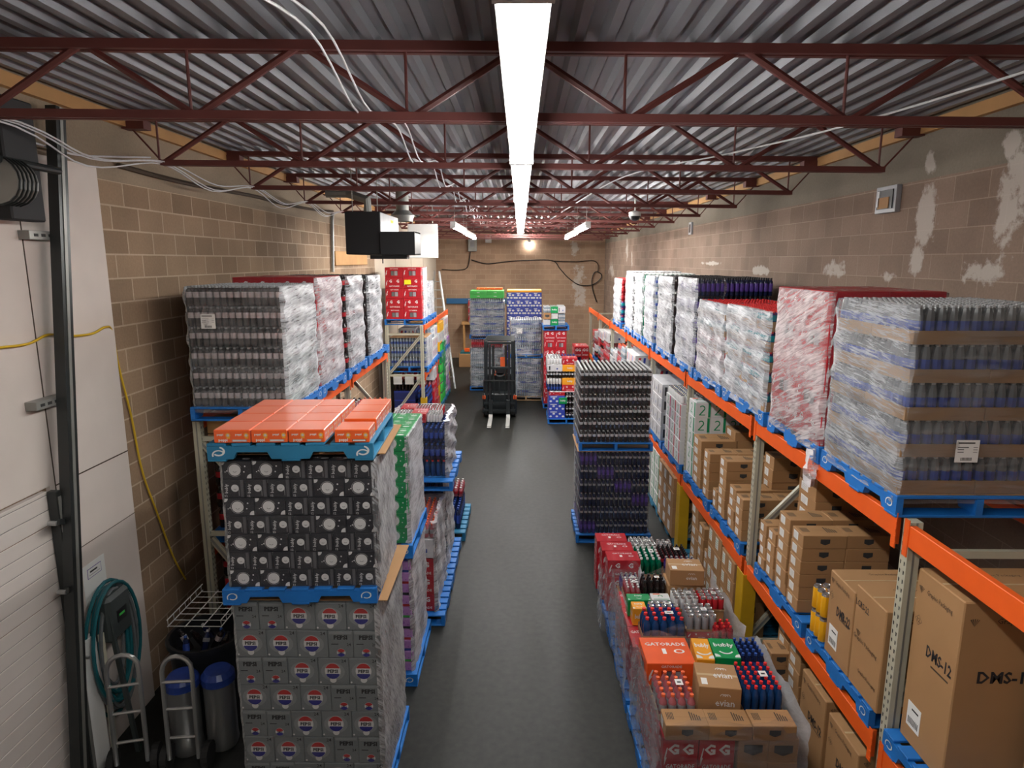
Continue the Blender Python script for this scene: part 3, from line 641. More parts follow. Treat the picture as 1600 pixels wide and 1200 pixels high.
def bottles(kind, adj, stack, x0, x1, y0, y1, z0, z1, nx, ny, nz, bx, by, tray=0, side='w', rear=False):
    def mk(i, j, l, w_, d_, h):
        k = kind(i, j, l) if callable(kind) else kind
        return pack_mesh(k, w_ - .004, d_ - .004, h, bx, by, tray)
    load('bottle_pack', 'bottle pack', adj, stack, x0, x1, y0, y1, z0, z1, nx, ny, nz, mk, side, rear=rear)
# ================================================================ cartons
CT = {}
def carton(kind, w_, d_, h, v=0):
    k = (kind, round(w_, 3), round(d_, 3), round(h, 3), v)
    if k in CT: return CT[k]
    g = .0015; mb = MB(); X1, Y1 = w_ - g, d_ - g; fc = faces(g, X1, g, Y1, 0, h - g)
    base = {'bubly': 'bubly_black', 'bublyg': 'bubly_green', 'pepsi': 'pepsi_grey', 'poppi': 'poppi_orange', 'gator': 'gat_red', 'gatoro': 'gat_orange', 'shield': 'kraft', 'shieldd': 'kraft', 'labelbox': 'kraft', 'zbox': 'print_white',
            'bluebox': 'royal', 'navybox': 'navy_box', 'avion': 'kraft', 'lilac': 'mauve', 'greenpk': 'lime', 'orangepk': 'bubly_orange', 'whitez': 'print_white', 'plain': 'kraft', 'checker': 'print_white', 'yellowpk': 'yellow_pack', 'grn': 'bubly_green', 'whitebox': 'lab_white'}[kind]
    mb.box(g, X1, g, Y1, 0, h - g, base, .004)
    long_ = v == 0
    def both(*names): return [(fc[n], (w_ if n in ('front', 'back', 'top') else d_)) for n in names]
    if kind in ('bubly', 'bublyg'):
        wht = 'print_white'; gr = 'bubly_grey' if kind == 'bubly' else 'bubly_green'
        for f, W_ in both('front', 'east', 'west'):
            wide = W_ > h * 1.25
            if wide:
                mb.disc(f, W_ * .45, h * .5, h * .31, wht, n=20); mb.arc(f, W_ * .45, h * .5, h * .36, h * .012, wht, .4, 5.6)
                mb.arc(f, W_ * .45, h * .48, h * .1, h * .02, base, math.pi * 1.15, math.pi * 1.85, .0022, 8)
                mb.disc(f, W_ * .97, 0.006, h * .24, wht, a0=math.pi / 2, a1=math.pi, n=8); mb.disc(f, 0.006, h * .97, h * .2, wht, a0=-math.pi / 2, a1=0, n=8)
                for (a, q, r) in ((.78, .7, .045), (.74, .4, .04), (.2, .45, .035), (.14, .4, .03)): mb.disc(f, W_ * a, h * q, h * r, wht, n=8)
            else:
                mb.disc(f, W_ * .56, h * .52, h * .2, wht, n=18); mb.arc(f, W_ * .56, h * .52, h * .07, h * .02, base, math.pi * 1.15, math.pi * 1.85, .0022, 7)
                mb.text(f, 'bubly', W_ * .2, h * .5, h * .22, wht, rot=math.pi / 2 * .97, wmax=h * .6); mb.text(f, '12', W_ * .16, h * .1, h * .12, wht)
                mb.rect(f, W_ * .8, W_ * .93, h * .03, h * .97, gr); mb.rect(f, W_ * .72, W_ * .73, h * .1, h * .45, wht)
        f = fc['top']
        for q in range(4): mb.text(f, 'bubly', w_ * (.3 + .4 * (q % 2)), d_ * (.15 + .22 * q), h * .2, wht, wmax=w_ * .4); mb.disc(f, w_ * (.75 - .5 * (q % 2)), d_ * (.12 + .24 * q), h * .13, wht, n=9, sx=1.7)
    elif kind == 'pepsi':
        for f, W_ in both('front', 'east', 'west'):
            if v == 0:
                mb.disc(f, W_ * .47, h * .5, h * .34, 'pepsi_light', n=22, sx=1.2); u, z = W_ * .47, h * .52; r = h * .3
                mb.disc(f, u, z, r, 'print_white', .002, 20, sx=.9); mb.disc(f, u, z - r * 1.1, r * .38, 'print_white', .0018, 10)
                mb.disc(f, u, z, r * .97, 'pepsi_red', .0026, 12, .42, math.pi - .42, .9); mb.disc(f, u, z, r * .97, 'pepsi_blue', .0026, 12, math.pi + .42, 2 * math.pi - .42, .9)
                mb.rect(f, u - r * .86, u + r * .86, z - r * .32, z + r * .36, 'print_white', .0029); mb.text(f, 'PEPSI', u, z, h * .13, 'ink', wmax=W_ * .4, off=.0034, bold=.045)
                mb.text(f, '24', W_ * .84, h * .9, h * .12, 'ink'); mb.disc(f, W_ * .06, h * .1, h * .035, 'print_white', n=8)
            else:
                mb.rect(f, 0.01, W_ - .01, h * .88, h * .97, 'pepsi_light'); mb.text(f, 'PEPSI', W_ * .5, h * .76, h * .17, 'ink', wmax=W_ * .9, bold=.05); mb.text(f, '24', W_ * .82, h * .5, h * .1, 'ink'); mb.rect(f, W_ * .12, W_ * .4, h * .5, h * .53, 'ink')
                u, z, r = W_ * .5, h * .2, h * .15; mb.disc(f, u, z, r, 'print_white', n=16); mb.disc(f, u, z, r * .96, 'pepsi_red', .0024, 9, .42, math.pi - .42); mb.disc(f, u, z, r * .96, 'pepsi_blue', .0024, 9, math.pi + .42, 2 * math.pi - .42)
                mb.text(f, 'PEPSI', u, z, h * .06, 'ink', wmax=r * 1.7, off=.003)
    elif kind == 'poppi':
        for f, W_ in both('front', 'east', 'west'):
            for q in (.25, .75):
                mb.text(f, 'poppi', W_ * (q - .07), h * .62, h * .2, 'print_white', wmax=W_ * .26, bold=.04); mb.disc(f, W_ * (q + .14), h * .58, h * .18, 'poppi_yellow', n=12); mb.disc(f, W_ * (q + .14), h * .58, h * .1, 'lab_pale', .002, 10)
                mb.rect(f, W_ * (q + .1), W_ * (q + .19), h * .33, h * .45, 'bubly_orange', .0009)
            mb.text(f, 'poppi', W_ * .25, h * .2, h * .28, 'print_white', wmax=W_ * .38, bold=.04); mb.rect(f, W_ * .5, W_ * .9, h * .1, h * .26, 'lab_grey' if v == 0 else 'slot'); mb.rect(f, W_ * .52, W_ * .88, h * .13, h * .23, 'print_white' if v else 'lab_white', .002)
    if kind == 'poppi': mb.rect(fc['top'], .004, w_ - .006, .004, d_ - .006, 'poppi_sheen', .0006); mb.rect(fc['east'], .004, d_ - .006, .004, h - .006, 'poppi_sheen', .0006)
    elif kind in ('gator', 'gatoro'):
        for f, W_ in both('front', 'west', 'east'):
            if v == 0:
                n = max(1, round(W_ / .2))
                mb.text(f, 'G', W_ * .3, h * .68, h * .3, 'print_white', bold=.04); mb.text(f, 'G', W_ * .7, h * .68, h * .3, 'print_white', bold=.04)
                mb.text(f, 'GATORADE', W_ * .5, h * .2, h * .14, 'print_white', wmax=W_ * .8, bold=.02)
            else:
                mb.rect(f, W_ * .3, W_ * .72, h * .2, h * .68, 'gat_dark', .0008); mb.rect(f, W_ * .34, W_ * .5, h * .22, h * .64, 'liq_grey', .0014); mb.rect(f, W_ * .53, W_ * .69, h * .22, h * .64, 'lab_grey', .0014)
                mb.text(f, 'GATORADE', W_ * .5, h * .86, h * .11, 'print_white', wmax=W_ * .8)
            mb.poly([(W_ * .05, h * .45), (W_ * .11, h * .72), (W_ * .14, h * .72), (W_ * .09, h * .45), (W_ * .12, h * .45), (W_ * .05, h * .22)], f, 'print_white')
        f = fc['top']; mb.text(f, 'GATORADE', w_ * .5, d_ * .72, d_ * .13, 'print_white', wmax=w_ * .85, bold=.02); mb.disc(f, w_ * .75, d_ * .45, d_ * .08, 'print_white', n=10, sx=1.5); mb.rect(f, w_ * .4, w_ * .48, d_ * .35, d_ * .55, 'paper')
        mb.disc(f, w_ * .75, d_ * .45, d_ * .05, base, .0016, n=10, sx=1.5)
    elif kind in ('shield', 'shieldd', 'labelbox'):
        f = fc['front']; s = h * .2; u, z = w_ * .5, h * .52
        mb.poly([(u - s * 1.7, z + s), (u + s * 1.7, z + s), (u + s * 1.7, z - s * .5), (u, z - s * 1.2), (u - s * 1.7, z - s * .5)], f, 'slot')
        f = fc['west']; mb.rect(f, d_ * .15, d_ * .55, h * .25, h * .85, 'paper')
        for q in range(4): mb.rect(f, d_ * .2, d_ * (.42 + .03 * q), h * (.33 + .12 * q), h * (.36 + .12 * q), 'squiggle' if kind == 'labelbox' else 'lab_grey', .002)
        f = fc['top']
        for q in range(5): mb.rect(f, w_ * (.08 + .035 * q), w_ * (.1 + .035 * q), d_ * .35, d_ * .75, 'kraft_ink'); mb.rect(f, w_ * (.62 + .05 * q), w_ * (.65 + .05 * q), d_ * .3, d_ * (.8 - .06 * q), 'kraft_ink')
        mb.rect(f, 0.002, w_ - .004, d_ * .495, d_ * .505, 'kraft_dark', .0006)
    elif kind in ('zbox', 'whitez'):
        for f, W_ in both('front', 'west', 'east'):
            mb.arc(f, W_ * .42, h * .62, h * .16, h * .07, 'squiggle', -.6, 2.6, n=9); mb.poly([(W_ * .42 + h * .1, h * .56), (W_ * .42 + h * .17, h * .52), (W_ * .42 - h * .1, h * .2), (W_ * .42 - h * .2, h * .2)], f, 'squiggle', .0015)
            mb.rect(f, W_ * .42 - h * .2, W_ * .42 + h * .2, h * .16, h * .22, 'squiggle', .0016); mb.rect(f, W_ * .8, W_ * .95, 0.004, h - .006, 'magenta' if v == 1 else ('crimson' if v == 2 else 'squiggle'))
        f = fc['top']; mb.arc(f, w_ * .5, d_ * .5, d_ * .15, d_ * .07, 'squiggle', -.6, 3.4, n=9); mb.rect(f, w_ * .1, w_ * .9, d_ * .05, d_ * .12, 'magenta' if v else 'squiggle'); mb.rect(f, w_ * .15, w_ * .5, d_ * .75, d_ * .9, 'gat_orange')
    elif kind == 'bluebox':
        for f, W_ in both('front', 'west', 'east', 'top'):
            for q in range(5): mb.disc(f, W_ * (.12 + .19 * q), h * (.3 + .35 * (q % 2)), h * .13, 'print_white', n=7, sx=1.3)
            mb.rect(f, W_ * .1, W_ * .5, h * .82, h * .92, 'print_white')
    elif kind == 'navybox':
        for f, W_ in both('front', 'west', 'east'): mb.rect(f, 0.004, W_ - .006, h * .86, h * .95, 'royal')
    elif kind == 'avion':
        for nm, W_, H_ in (('front', w_, h), ('top', w_, d_)):
            f = fc[nm]; mb.text(f, 'evian', W_ * .62, H_ * .5, H_ * .22, 'print_white', wmax=W_ * .45)
            for q in (-1, 0, 1): mb.arc(f, W_ * (.62 + .06 * q), H_ * .72, H_ * .07, H_ * .02, 'print_white', 0, math.pi, n=6)
        mb.rect(fc['top'], .004, w_ - .006, d_ * .46, d_ * .54, 'tape', .0008); mb.rect(fc['top'], w_ * .08, w_ * .22, d_ * .1, d_ * .35, 'paper')
    elif kind == 'lilac':
        for f, W_ in both('front', 'east', 'west'): mb.rect(f, .003, W_ * .3, h * .12, h * .85, 'lab_pale'); mb.disc(f, W_ * .7, h * .5, h * .2, 'purple', n=10); mb.disc(f, W_ * .85, h * .25, h * .08, 'purple', n=7)
    elif kind in ('greenpk', 'orangepk', 'grn'):
        f = fc['top']; mb.text(f, 'bubly', w_ * .5, d_ * .62, d_ * .25, 'print_white', wmax=w_ * .8, bold=.03); mb.arc(f, w_ * .5, d_ * .42, d_ * .2, d_ * .05, 'print_white', math.pi * 1.15, math.pi * 1.85, n=9)
        for q in (0, 1): mb.disc(f, w_ * (.02 + .96 * q), d_ * .05, d_ * .15, 'print_white', a0=0 if q == 0 else math.pi / 2, a1=math.pi / 2 if q == 0 else math.pi, n=7)
        for f, W_ in both('front', 'west', 'east'): mb.text(f, 'bubly', W_ * .5, h * .5, h * .35, 'print_white', wmax=W_ * .7, bold=.03)
    elif kind == 'checker':
        for f, W_ in both('front', 'west', 'east'):
            for q in range(4): mb.poly([(W_ * (.1 + .25 * q), h * .2), (W_ * (.2 + .25 * q), h * .2), (W_ * (.28 + .2 * q), h * .8), (W_ * (.16 + .22 * q), h * .8)], f, ('crimson', 'royal', 'lab_grey', 'crimson')[q])
    elif kind == 'yellowpk':
        for f, W_ in both('front', 'west'): mb.disc(f, W_ * .5, h * .5, h * .25, 'lab_grey', n=10)
    elif kind == 'whitebox':
        for f, W_ in both('front', 'west', 'east'): mb.rect(f, W_ * .1, W_ * .2, h * .2, h * .8, 'ink'); mb.rect(f, W_ * .6, W_ * .7, h * .3, h * .5, 'lab_blue')
    CT[k] = mb.mesh('carton'); MEN[CT[k].name] = cname(kind); return CT[k]
def cartons(kind, adj, stack, x0, x1, y0, y1, z0, z1, nx, ny, nz, side='w', vf=None, name='carton', jit=.003, rear=False):
    load(name, 'carton', adj, stack, x0, x1, y0, y1, z0, z1, nx, ny, nz, lambda i, j, l, w_, d_, h: carton(kind, w_, d_, h, vf(i, j, l) if vf else 0), side, jit, rear)
def one(name, cat, me, x, y, z, label, rz=0, group=None):
    name = MEN.get(me.name, name); cat = name.replace('_', ' ')
    return tag(inst(name, me, (x, y, z), rz), label, cat, group)
def film(x0, x1, y0, y1, z0, z1, label, mt='film_sheen', amp=.008, nz=20, lap=.05, front=None, tiers=0):
    """stretch wrap pulled round a load: a creased skin with a lip turned over the top edge"""
    r = random.Random(hash(label) & 1023 if False else sum(map(ord, label))); e = .016 if tiers else .012; nz = tiers * 6 if tiers else nz; x0 -= e; x1 += e; y0 -= e; y1 += e; c = .03
    per = []
    nxs = max(6, int((x1 - x0) / .06)); nys = max(6, int((y1 - y0) / .06))
    per += [(x0 + c + (x1 - x0 - 2 * c) * i / nxs, y0) for i in range(nxs + 1)] + [(x1, y0 + c + (y1 - y0 - 2 * c) * i / nys) for i in range(nys + 1)]
    per += [(x1 - c - (x1 - x0 - 2 * c) * i / nxs, y1) for i in range(nxs + 1)] + [(x0, y1 - c - (y1 - y0 - 2 * c) * i / nys) for i in range(nys + 1)]
    n = len(per); cx, cy = (x0 + x1) / 2, (y0 + y1) / 2; vs = []; zz = [z0 - .05 + (z1 - z0 + .06) * k / nz for k in range(nz + 1)]
    ph = [r.uniform(0, 6) for _ in range(6)]
    for k, z in enumerate(zz):
        for i, (x, y) in enumerate(per):
            t = i / n * 2 * math.pi; o = amp * (math.sin(9 * t + 7 * z + ph[0]) * .4 + math.sin(23 * t - 19 * z + ph[1]) * .35 + math.sin(31 * z + 5 * t + ph[2]) * .5) + r.uniform(-.3, .3) * amp
            o -= (.013 * abs(math.cos(math.pi * tiers * (z - z0) / (z1 - z0))) ** 5 if tiers else 0); o = max(o, -e * .85); dx = (x - cx) / (x1 - cx); dy = (y - cy) / (y1 - cy); s = max(abs(dx), abs(dy)); nx_, ny_ = (math.copysign(1, dx), 0) if abs(dx) >= abs(dy) else (0, math.copysign(1, dy))
            vs.append((x + nx_ * o, y + ny_ * o, z))
    for i, (x, y) in enumerate(per):
        ux, uy = cx - x, cy - y; l = math.hypot(ux, uy); q = lap * r.uniform(.5, 1.3); vs.append((x + ux / l * q, y + uy / l * q, z1 + .014 + r.uniform(0, .004)))
    fs = []
    for k in range(nz + 1):
        for i in range(n): fs.append((k * n + i, k * n + (i + 1) % n, (k + 1) * n + (i + 1) % n, (k + 1) * n + i))
    mb = MB(); mb.add(vs, fs, mt)
    if front:  # front gets its own wrap; lamp sheen of the other sides is painted in
        q = mb.m(front)
        for a, f in enumerate(fs):
            i = f[0] % n
            if i <= nxs - 1: mb.mi[a] = q
    return tag(mb.obj('stretch_wrap', smooth=True), label, 'stretch wrap', 'stretch wraps round the loads')
# ================================================================ racking
def post_mesh(x, h, z0=0, face=1):
    mb = MB(); w_, d_ = .07, .07
    mb.box(x, x + w_, -d_ / 2, d_ / 2, z0 + .01, h, 'rack_cream'); mb.box(x + w_ * .42, x + w_ * .58, -d_ / 2 - .002, -d_ / 2, z0 + .01, h, 'galv')
    mb.box(x - .02, x + w_ + .02, -d_ / 2 - .02, d_ / 2 + .02, z0, z0 + .01, 'rack_cream')
    z = z0 + .1
    ff = Fr((x, -d_ / 2, 0), (1, 0, 0), (0, 0, 1)); fw = Fr((x, d_ / 2, 0), (0, -1, 0), (0, 0, 1)); fe = Fr((x + w_, -d_ / 2, 0), (0, 1, 0), (0, 0, 1))
    while z < h - .05:
        for f in ((fw,) if face > 0 else (fe,)):
            for u in (.017, .053): mb.poly([(u - .003, z - .014), (u + .005, z - .01), (u + .007, z + .01), (u - .005, z + .014)], f, 'slot', .0025)
        z += .055
    return mb.mesh('post')
RP = {}
def rack_frame(xf, xb, y, h, label, group, flip=False):
    t = tag(empty('rack_frame', (0, y, 0)), label, 'rack frame', group)
    lo, hi = min(xf, xb), max(xf, xb); k = (lo, hi, h, flip)
    if k not in RP:
        L_ = [('post', post_mesh(lo, h, 0, xf)), ('post', post_mesh(hi - .07, h, 0, xf))]; a, b_ = lo + .07, hi - .07
        for z in (.25, 1.35, 2.3):
            mb = MB(); mb.beam((a, 0, z), (b_, 0, z), .03, .045, 'rack_cream'); L_.append(('horizontal_brace', mb.mesh('horizontal_brace')))
        for z, q in ((.3, 1.3), (1.4, 2.25)):
            s, e = (a, b_) if (xf < 0) != flip else (b_, a)
            mb = MB(); mb.beam((s, 0, q), (e, 0, z), .035, .06, 'rack_cream'); mb.beam((s, -.02, q), (e, -.02, z), .006, .02, 'galv'); L_.append(('diagonal_brace', mb.mesh('diagonal_brace')))
        RP[k] = L_
    for nm, me in RP[k]: inst(nm, me, (0, 0, 0), 0, t)
    return t
BP = {}
def rack_beam(x, y0, y1, ztop, face, label, group, h=.125):
    """face: -1 the aisle is towards -X"""
    t = tag(empty('rack_beam', (x, y0, ztop)), label, 'rack beam', group); l = y1 - y0; k = (round(l, 3), face, h)
    if k not in BP:
        mb = MB(); mb.box(-.02, .02, .04, l - .04, -h, 0, 'rack_orange', .003); mb.box(-.02 * face - .018 if face < 0 else -.036, .018 if face < 0 else -.0, .04, l - .04, -.03, -.028, 'rack_orange')
        e = MB(); xx = face * .026; e.box(min(xx, xx - face * .006), max(xx, xx - face * .006), 0.002, .045, -h - .06, .03, 'rack_orange'); e.box(-.02, .02, .036, .042, -h - .05, .01, 'rack_orange')
        for q in range(4): e.box(min(xx, xx + face * .003), max(xx, xx + face * .003), .0, .018, -h - .05 + .045 * q, -h - .03 + .045 * q, 'rack_orange')
        e2 = MB(); e2.box(min(xx, xx - face * .006), max(xx, xx - face * .006), l - .045, l - .002, -h - .06, .03, 'rack_orange')
        BP[k] = (mb.mesh('beam_profile'), e.mesh('end_connector'), e2.mesh('end_connector'))
    a, b_, c = BP[k]; inst('beam_profile', a, (0, 0, 0), 0, t); inst('end_connector', b_, (0, 0, 0), 0, t); inst('end_connector', c, (0, 0, 0), 0, t)
def guard(x, y, label, w_=.13, h=.95):
    mb = MB(); mb.box(x - w_ / 2, x + w_ / 2, y - .11, y - .1, 0, h, 'guard_yellow', .003); mb.box(x - w_ / 2, x - w_ / 2 + .01, y - .1, y + .08, 0, h, 'guard_yellow', .003); mb.box(x + w_ / 2 - .01, x + w_ / 2, y - .1, y + .08, 0, h, 'guard_yellow', .003); mb.box(x - w_ / 2 - .03, x + w_ / 2 + .03, y - .14, y - .04, 0, .01, 'guard_yellow')
    tag(mb.obj('post_guard'), label, 'post guard', 'yellow post guards on the racking')
RY = [1.02, 3.56, 5.98, 8.5, 10.97, 13.45, 15.95, 18.4, 20.9]
GR = 'frames of the long rack by the blotchy wall'
for i, y in enumerate(RY):
    rack_frame(2.2, 3.1, y, 2.5 if i > 0 else 2.7, 'cream slotted rack frame of the long rack, %s from the camera end' % ORD[i], GR)
    if i < len(RY) - 1:
        for zt, nm in ((2.5, 'upper'), (1.09, 'lower')):
            rack_beam(2.188, y + .036, RY[i + 1] - .036, zt, -1, 'orange %s beam facing the aisle on the long rack, %s bay' % (nm, ORD[i]), 'orange beams of the long rack')
            if zt > 2 or i < 4: rack_beam(3.08, y + .036, RY[i + 1] - .036, zt, 1, 'orange %s beam on the wall side of the long rack, %s bay' % (nm, ORD[i]), 'orange beams of the long rack')
for y, n in ((5.98, 'third'), (8.5, 'fourth')): guard(2.2, y, 'yellow post guard at foot of the %s frame of the long rack' % n, h=1.0)
for y, n in ((18.4, 'eighth'), (10.97, 'fifth')): guard(2.2, y, 'yellow post guard at foot of the %s frame of the long rack' % n, h=.8)
LY = [5.98, 8.36, 10.74]
for i, y in enumerate(LY):
    rack_frame(-2.2, -3.06, y, 2.47, 'cream rack frame of the short rack by the tan wall, %s from the camera end' % ORD[i], 'frames of the short rack')
    if i < 2:
        for zt, nm in ((2.5, 'upper'), (1.2, 'lower')):
            rack_beam(-2.2, y + .036, LY[i + 1] - .036, zt, 1, 'orange %s aisle beam of the short rack, %s bay' % (nm, ORD[i]), 'orange beams of the short rack'); rack_beam(-3.04, y + .036, LY[i + 1] - .036, zt, -1, 'orange %s wall-side beam of the short rack, %s bay' % (nm, ORD[i]), 'orange beams of the short rack')
LY2 = [14.9, 17.4, 19.9]
for i, y in enumerate(LY2):
    rack_frame(-2.2, -3.06, y, 2.5, 'cream rack frame of the rear rack by the cream wall, %s from the camera' % ORD[i], 'frames of the rear rack', True)
    if i < 2:
        for zt, nm in ((2.5, 'upper'), (1.4, 'lower')):
            rack_beam(-2.2, y + .036, LY2[i + 1] - .036, zt, 1, 'orange %s aisle beam of the rear rack, %s bay' % (nm, ORD[i]), 'orange beams of the rear rack')
    guard(-2.22, y, 'yellow post guard at foot of the rear rack, %s frame' % ORD[i], h=.85)
# ================================================================ loads on top of the long rack
def slip(x0, x1, y0, y1, z, label, mt='kraft', t=.006):
    mb = MB(); mb.box(x0, x1, y0, y1, z, z + t, mt); return tag(mb.obj('slip_sheet'), label, 'cardboard sheet', 'cardboard sheets under loads')
T = 2.5; PT = T + .13
def top_pallet(y0, y1, n): pallet(2.15, 3.1, y0, y1, T, 'blue pallet on the upper beams under the %s' % n, group='pallets on the long rack top')
# first: clear bottles with blue labels in trays
n = 'blue-label bottle load'
top_pallet(3.6, 4.56, n); slip(2.16, 3.06, 3.62, 4.55, PT, 'cardboard sheet under the ' + n)
bottles('blueb', 'Clear trayed pack', n, 2.16, 3.05, 3.63, 4.53, PT + .008, 3.71, 2, 2, 5, 7, 7, .075)
film(2.16, 3.05, 3.63, 4.53, PT, 3.69, 'clear wrap round the blue-label bottle load on the long rack', 'film_sheen_light', .01, front='film_haze', tiers=5)
def tagpaper(fr, u, v, w_, h, label):
    mb = MB(); mb.rect(fr, u, u + w_, v, v + h, 'paper', 0); f = fr
    mb.rect(f, u + w_ * .08, u + w_ * .8, v + h * .84, v + h * .9, 'ink')
    for q in (.45, .56, .66): mb.rect(f, u + w_ * .08, u + w_ * (.35 + .2 * (q > .6)), v + h * q, v + h * (q + .03), 'ink'); mb.rect(f, u + w_ * .75, u + w_ * .93, v + h * q, v + h * (q + .02), 'ink')
    for k in range(9): mb.rect(f, u + w_ * (.25 + .055 * k), u + w_ * (.28 + .055 * k), v + h * .08, v + h * .22, 'ink')
    mb.add([f.p(a, c, -.001) for a, c in ((u, v), (u + w_, v), (u + w_, v + h), (u, v + h))], [(0, 1, 2, 3)], 'paper')
    return tag(mb.obj('pallet_label'), label, 'label')
tagpaper(Fr((2.16, 3.605, PT), (1, 0, 0), (0, 0, 1)), .29, .2, .13, .13, 'white shipping label on the wrap of the blue-label bottle load')
# second: red sports drink cartons
n = 'red carton load on long rack'
top_pallet(4.6, 5.6, n)
cartons('gator', 'Red drink carton', n, 2.16, 2.95, 4.62, 5.58, PT, 3.74, 2, 2, 5, vf=lambda i, j, l: l % 2)
film(2.16, 2.95, 4.62, 5.58, PT, 3.72, 'crinkled wrap round the red carton load on the long rack', 'film_red', .008, front='film_clear')
# third: trayed bottles with dark red caps
n = 'trayed red-cap load'
top_pallet(5.7, 6.9, n)
bottles('tealcap', 'Violet trayed pack', n, 2.16, 2.95, 5.72, 6.9, PT, 3.52, 2, 3, 5, 6, 6, .085)
film(2.16, 2.95, 5.72, 6.9, PT, 3.5, 'milky wrap round the trayed red-cap load', 'film_sheen', .014, front='film_clear', tiers=5)
n = 'teal and red bottle load'
top_pallet(6.98, 8.08, n)
bottles(lambda i, j, l: 'teal' if l > 2 else 'redt', 'Trayed pack', n, 2.16, 2.95, 6.98, 8.02, PT, 3.5, 2, 2, 5, 6, 6, .06)
film(2.16, 2.95, 6.98, 8.02, PT, 3.48, 'milky wrap round the teal and red bottle load', 'film_sheen', .014, front='film_clear', tiers=5)
for k, (px, x) in enumerate(((5.9, 0),)): pass
# red caps spread over both tops
MAT_TOP = pack_mesh('redcola', .38, .36, .05, 6, 6)
n = 'purple bottle load'
top_pallet(8.16, 9.2, n)
bottles('purple', 'Purple bottle pack', n, 2.16, 3.1, 8.16, 9.14, PT, 3.74, 2, 2, 5, 8, 6)
film(2.16, 2.5, 8.16, 9.14, PT, 3.72, 'milky wrap over the aisle end of the purple bottle load', 'film_sheen', .012, front='film_clear', tiers=5)
def far_load(n, kind, y0, y1, zt, by=3, nz=6, wrap=True):
    top_pallet(y0, y1 + .03, n); bottles(kind, 'Small pack', n, 2.16, 3.05, y0 + .03, y1, PT, zt, 2, 2, nz, 6, 6)
    if wrap: film(2.16, 3.05, y0 + .1, y1, PT, zt - .02, 'milky wrap round the ' + n, 'film_sheen', .012, 16, tiers=6, front='film_clear')
far_load('black-capped bottle load', 'black', 9.3, 10.4, 3.73)
far_load('blue-capped bottle load', 'waterb', 10.6, 11.5, 3.71)
far_load('green bottle load', 'green', 11.6, 12.5, 3.73)
far_load('dark grey bottle load', 'dark', 12.62, 13.6, 3.75)
far_load('red and teal bottle load', lambda i, j, l: 'redt' if l > 2 else 'teal', 14.15, 15.3, 3.57)
# crumpled film hanging off the beam
r = random.Random(3); mb = MB(); vs = []; 
for k in range(9):
    for i in range(10): a = i / 10 * 6.283; q = .035 * (1 + .5 * math.sin(3 * a + k)) * (1.2 - .5 * abs(k - 4) / 4); vs.append((2.13 + q * math.cos(a), 4.66 + q * 1.3 * math.sin(a), 2.6 - .035 * k))
mb.add(vs, [(k * 10 + i, k * 10 + (i + 1) % 10, (k + 1) * 10 + (i + 1) % 10, (k + 1) * 10 + i) for k in range(8) for i in range(10)], 'film_red')
tag(mb.obj('film_scrap', smooth=True), 'crumpled scrap of plastic wrap hanging over the orange upper beam', 'plastic scrap')
# ================================================================ lower level of the long rack
LV = 1.09; LT = LV + .13
def low_pallet(y0, y1, n, z=LV, mt='pallet_blue', x0=2.165, x1=3.05): pallet(x0, x1, y0, y1, z, 'blue pallet of the long rack under the ' + n, mt=mt, group='pallets inside the long rack')
low_pallet(3.66, 4.58, 'machine cartons in second bay'); low_pallet(4.66, 5.7, 'five-high shield cartons'); low_pallet(6.1, 7.15, 'stepped shield cartons'); low_pallet(7.25, 8.4, 'wide shield cartons'); low_pallet(8.62, 9.7, 'white squiggle cartons'); low_pallet(9.8, 10.85, 'white striped cartons')
low_pallet(2.55, 3.5, 'dispenser carton by the frame')
def shields(stack, x0, y0, nx, ny, nz, z, dx=.34, dy=.21, dz=.108, kind='shield'):
    cartons(kind, 'Brown carton', stack, x0, x0 + dx * nx, y0, y0 + dy * ny, z, z + dz * nz, nx, ny, nz, jit=.005)
shields('five-high stack', 2.18, 4.8, 2, 1, 6, LT); shields('stack behind five-high one', 2.18, 5.05, 2, 1, 6, LT, dy=.22, dz=.112); shields('shoulder stack', 2.18, 5.32, 1, 1, 4, LT, dx=.3, dy=.17); shields('tail stack', 2.18, 5.51, 1, 1, 4, LT, dx=.3, dy=.16)
shields('inner stack behind frame', 2.5, 5.32, 1, 1, 8, LT, dx=.36, dy=.34, dz=.12)
shields('stack next to bay post', 2.18, 6.14, 2, 1, 4, LT, dx=.36); shields('stack second from bay post', 2.18, 6.37, 2, 1, 4, LT, dx=.33, dz=.112); shields('stack third from bay post', 2.18, 6.7, 2, 1, 6, LT, dx=.36, dy=.24, dz=.108); shields('inner stack in third bay', 2.55, 6.4, 1, 1, 6, LT, dx=.42, dy=.25, dz=.13)
shields('fourth row stack', 2.18, 6.96, 1, 1, 2, LT, dx=.24, dy=.17)
shields('stack before wide cartons', 2.18, 7.3, 2, 1, 5, LT, dx=.32, dy=.24, dz=.11); shields('wide carton wall', 2.18, 7.66, 2, 1, 5, LT, dx=.43, dy=.36, dz=.12); shields('top of wide carton wall', 2.57, 7.66, 1, 1, 1, LT + .6, dx=.43, dy=.36, dz=.11)
cartons('zbox', 'White carton', 'green squiggle block behind brown', 2.2, 3.0, 8.1, 8.42, LT, 2.2, 4, 1, 5)
n = 'white squiggle block'
cartons('zbox', 'White carton', n, 2.16, 2.95, 8.64, 9.56, LT, 2.05, 3, 3, 5, vf=lambda i, j, l: 1 if j > 1 else 2)
bottles('can_print_white', 'Silver can pack', 'on white squiggle block', 2.16, 2.95, 8.68, 9.5, 2.052, 2.17, 2, 2, 1, 6, 5)
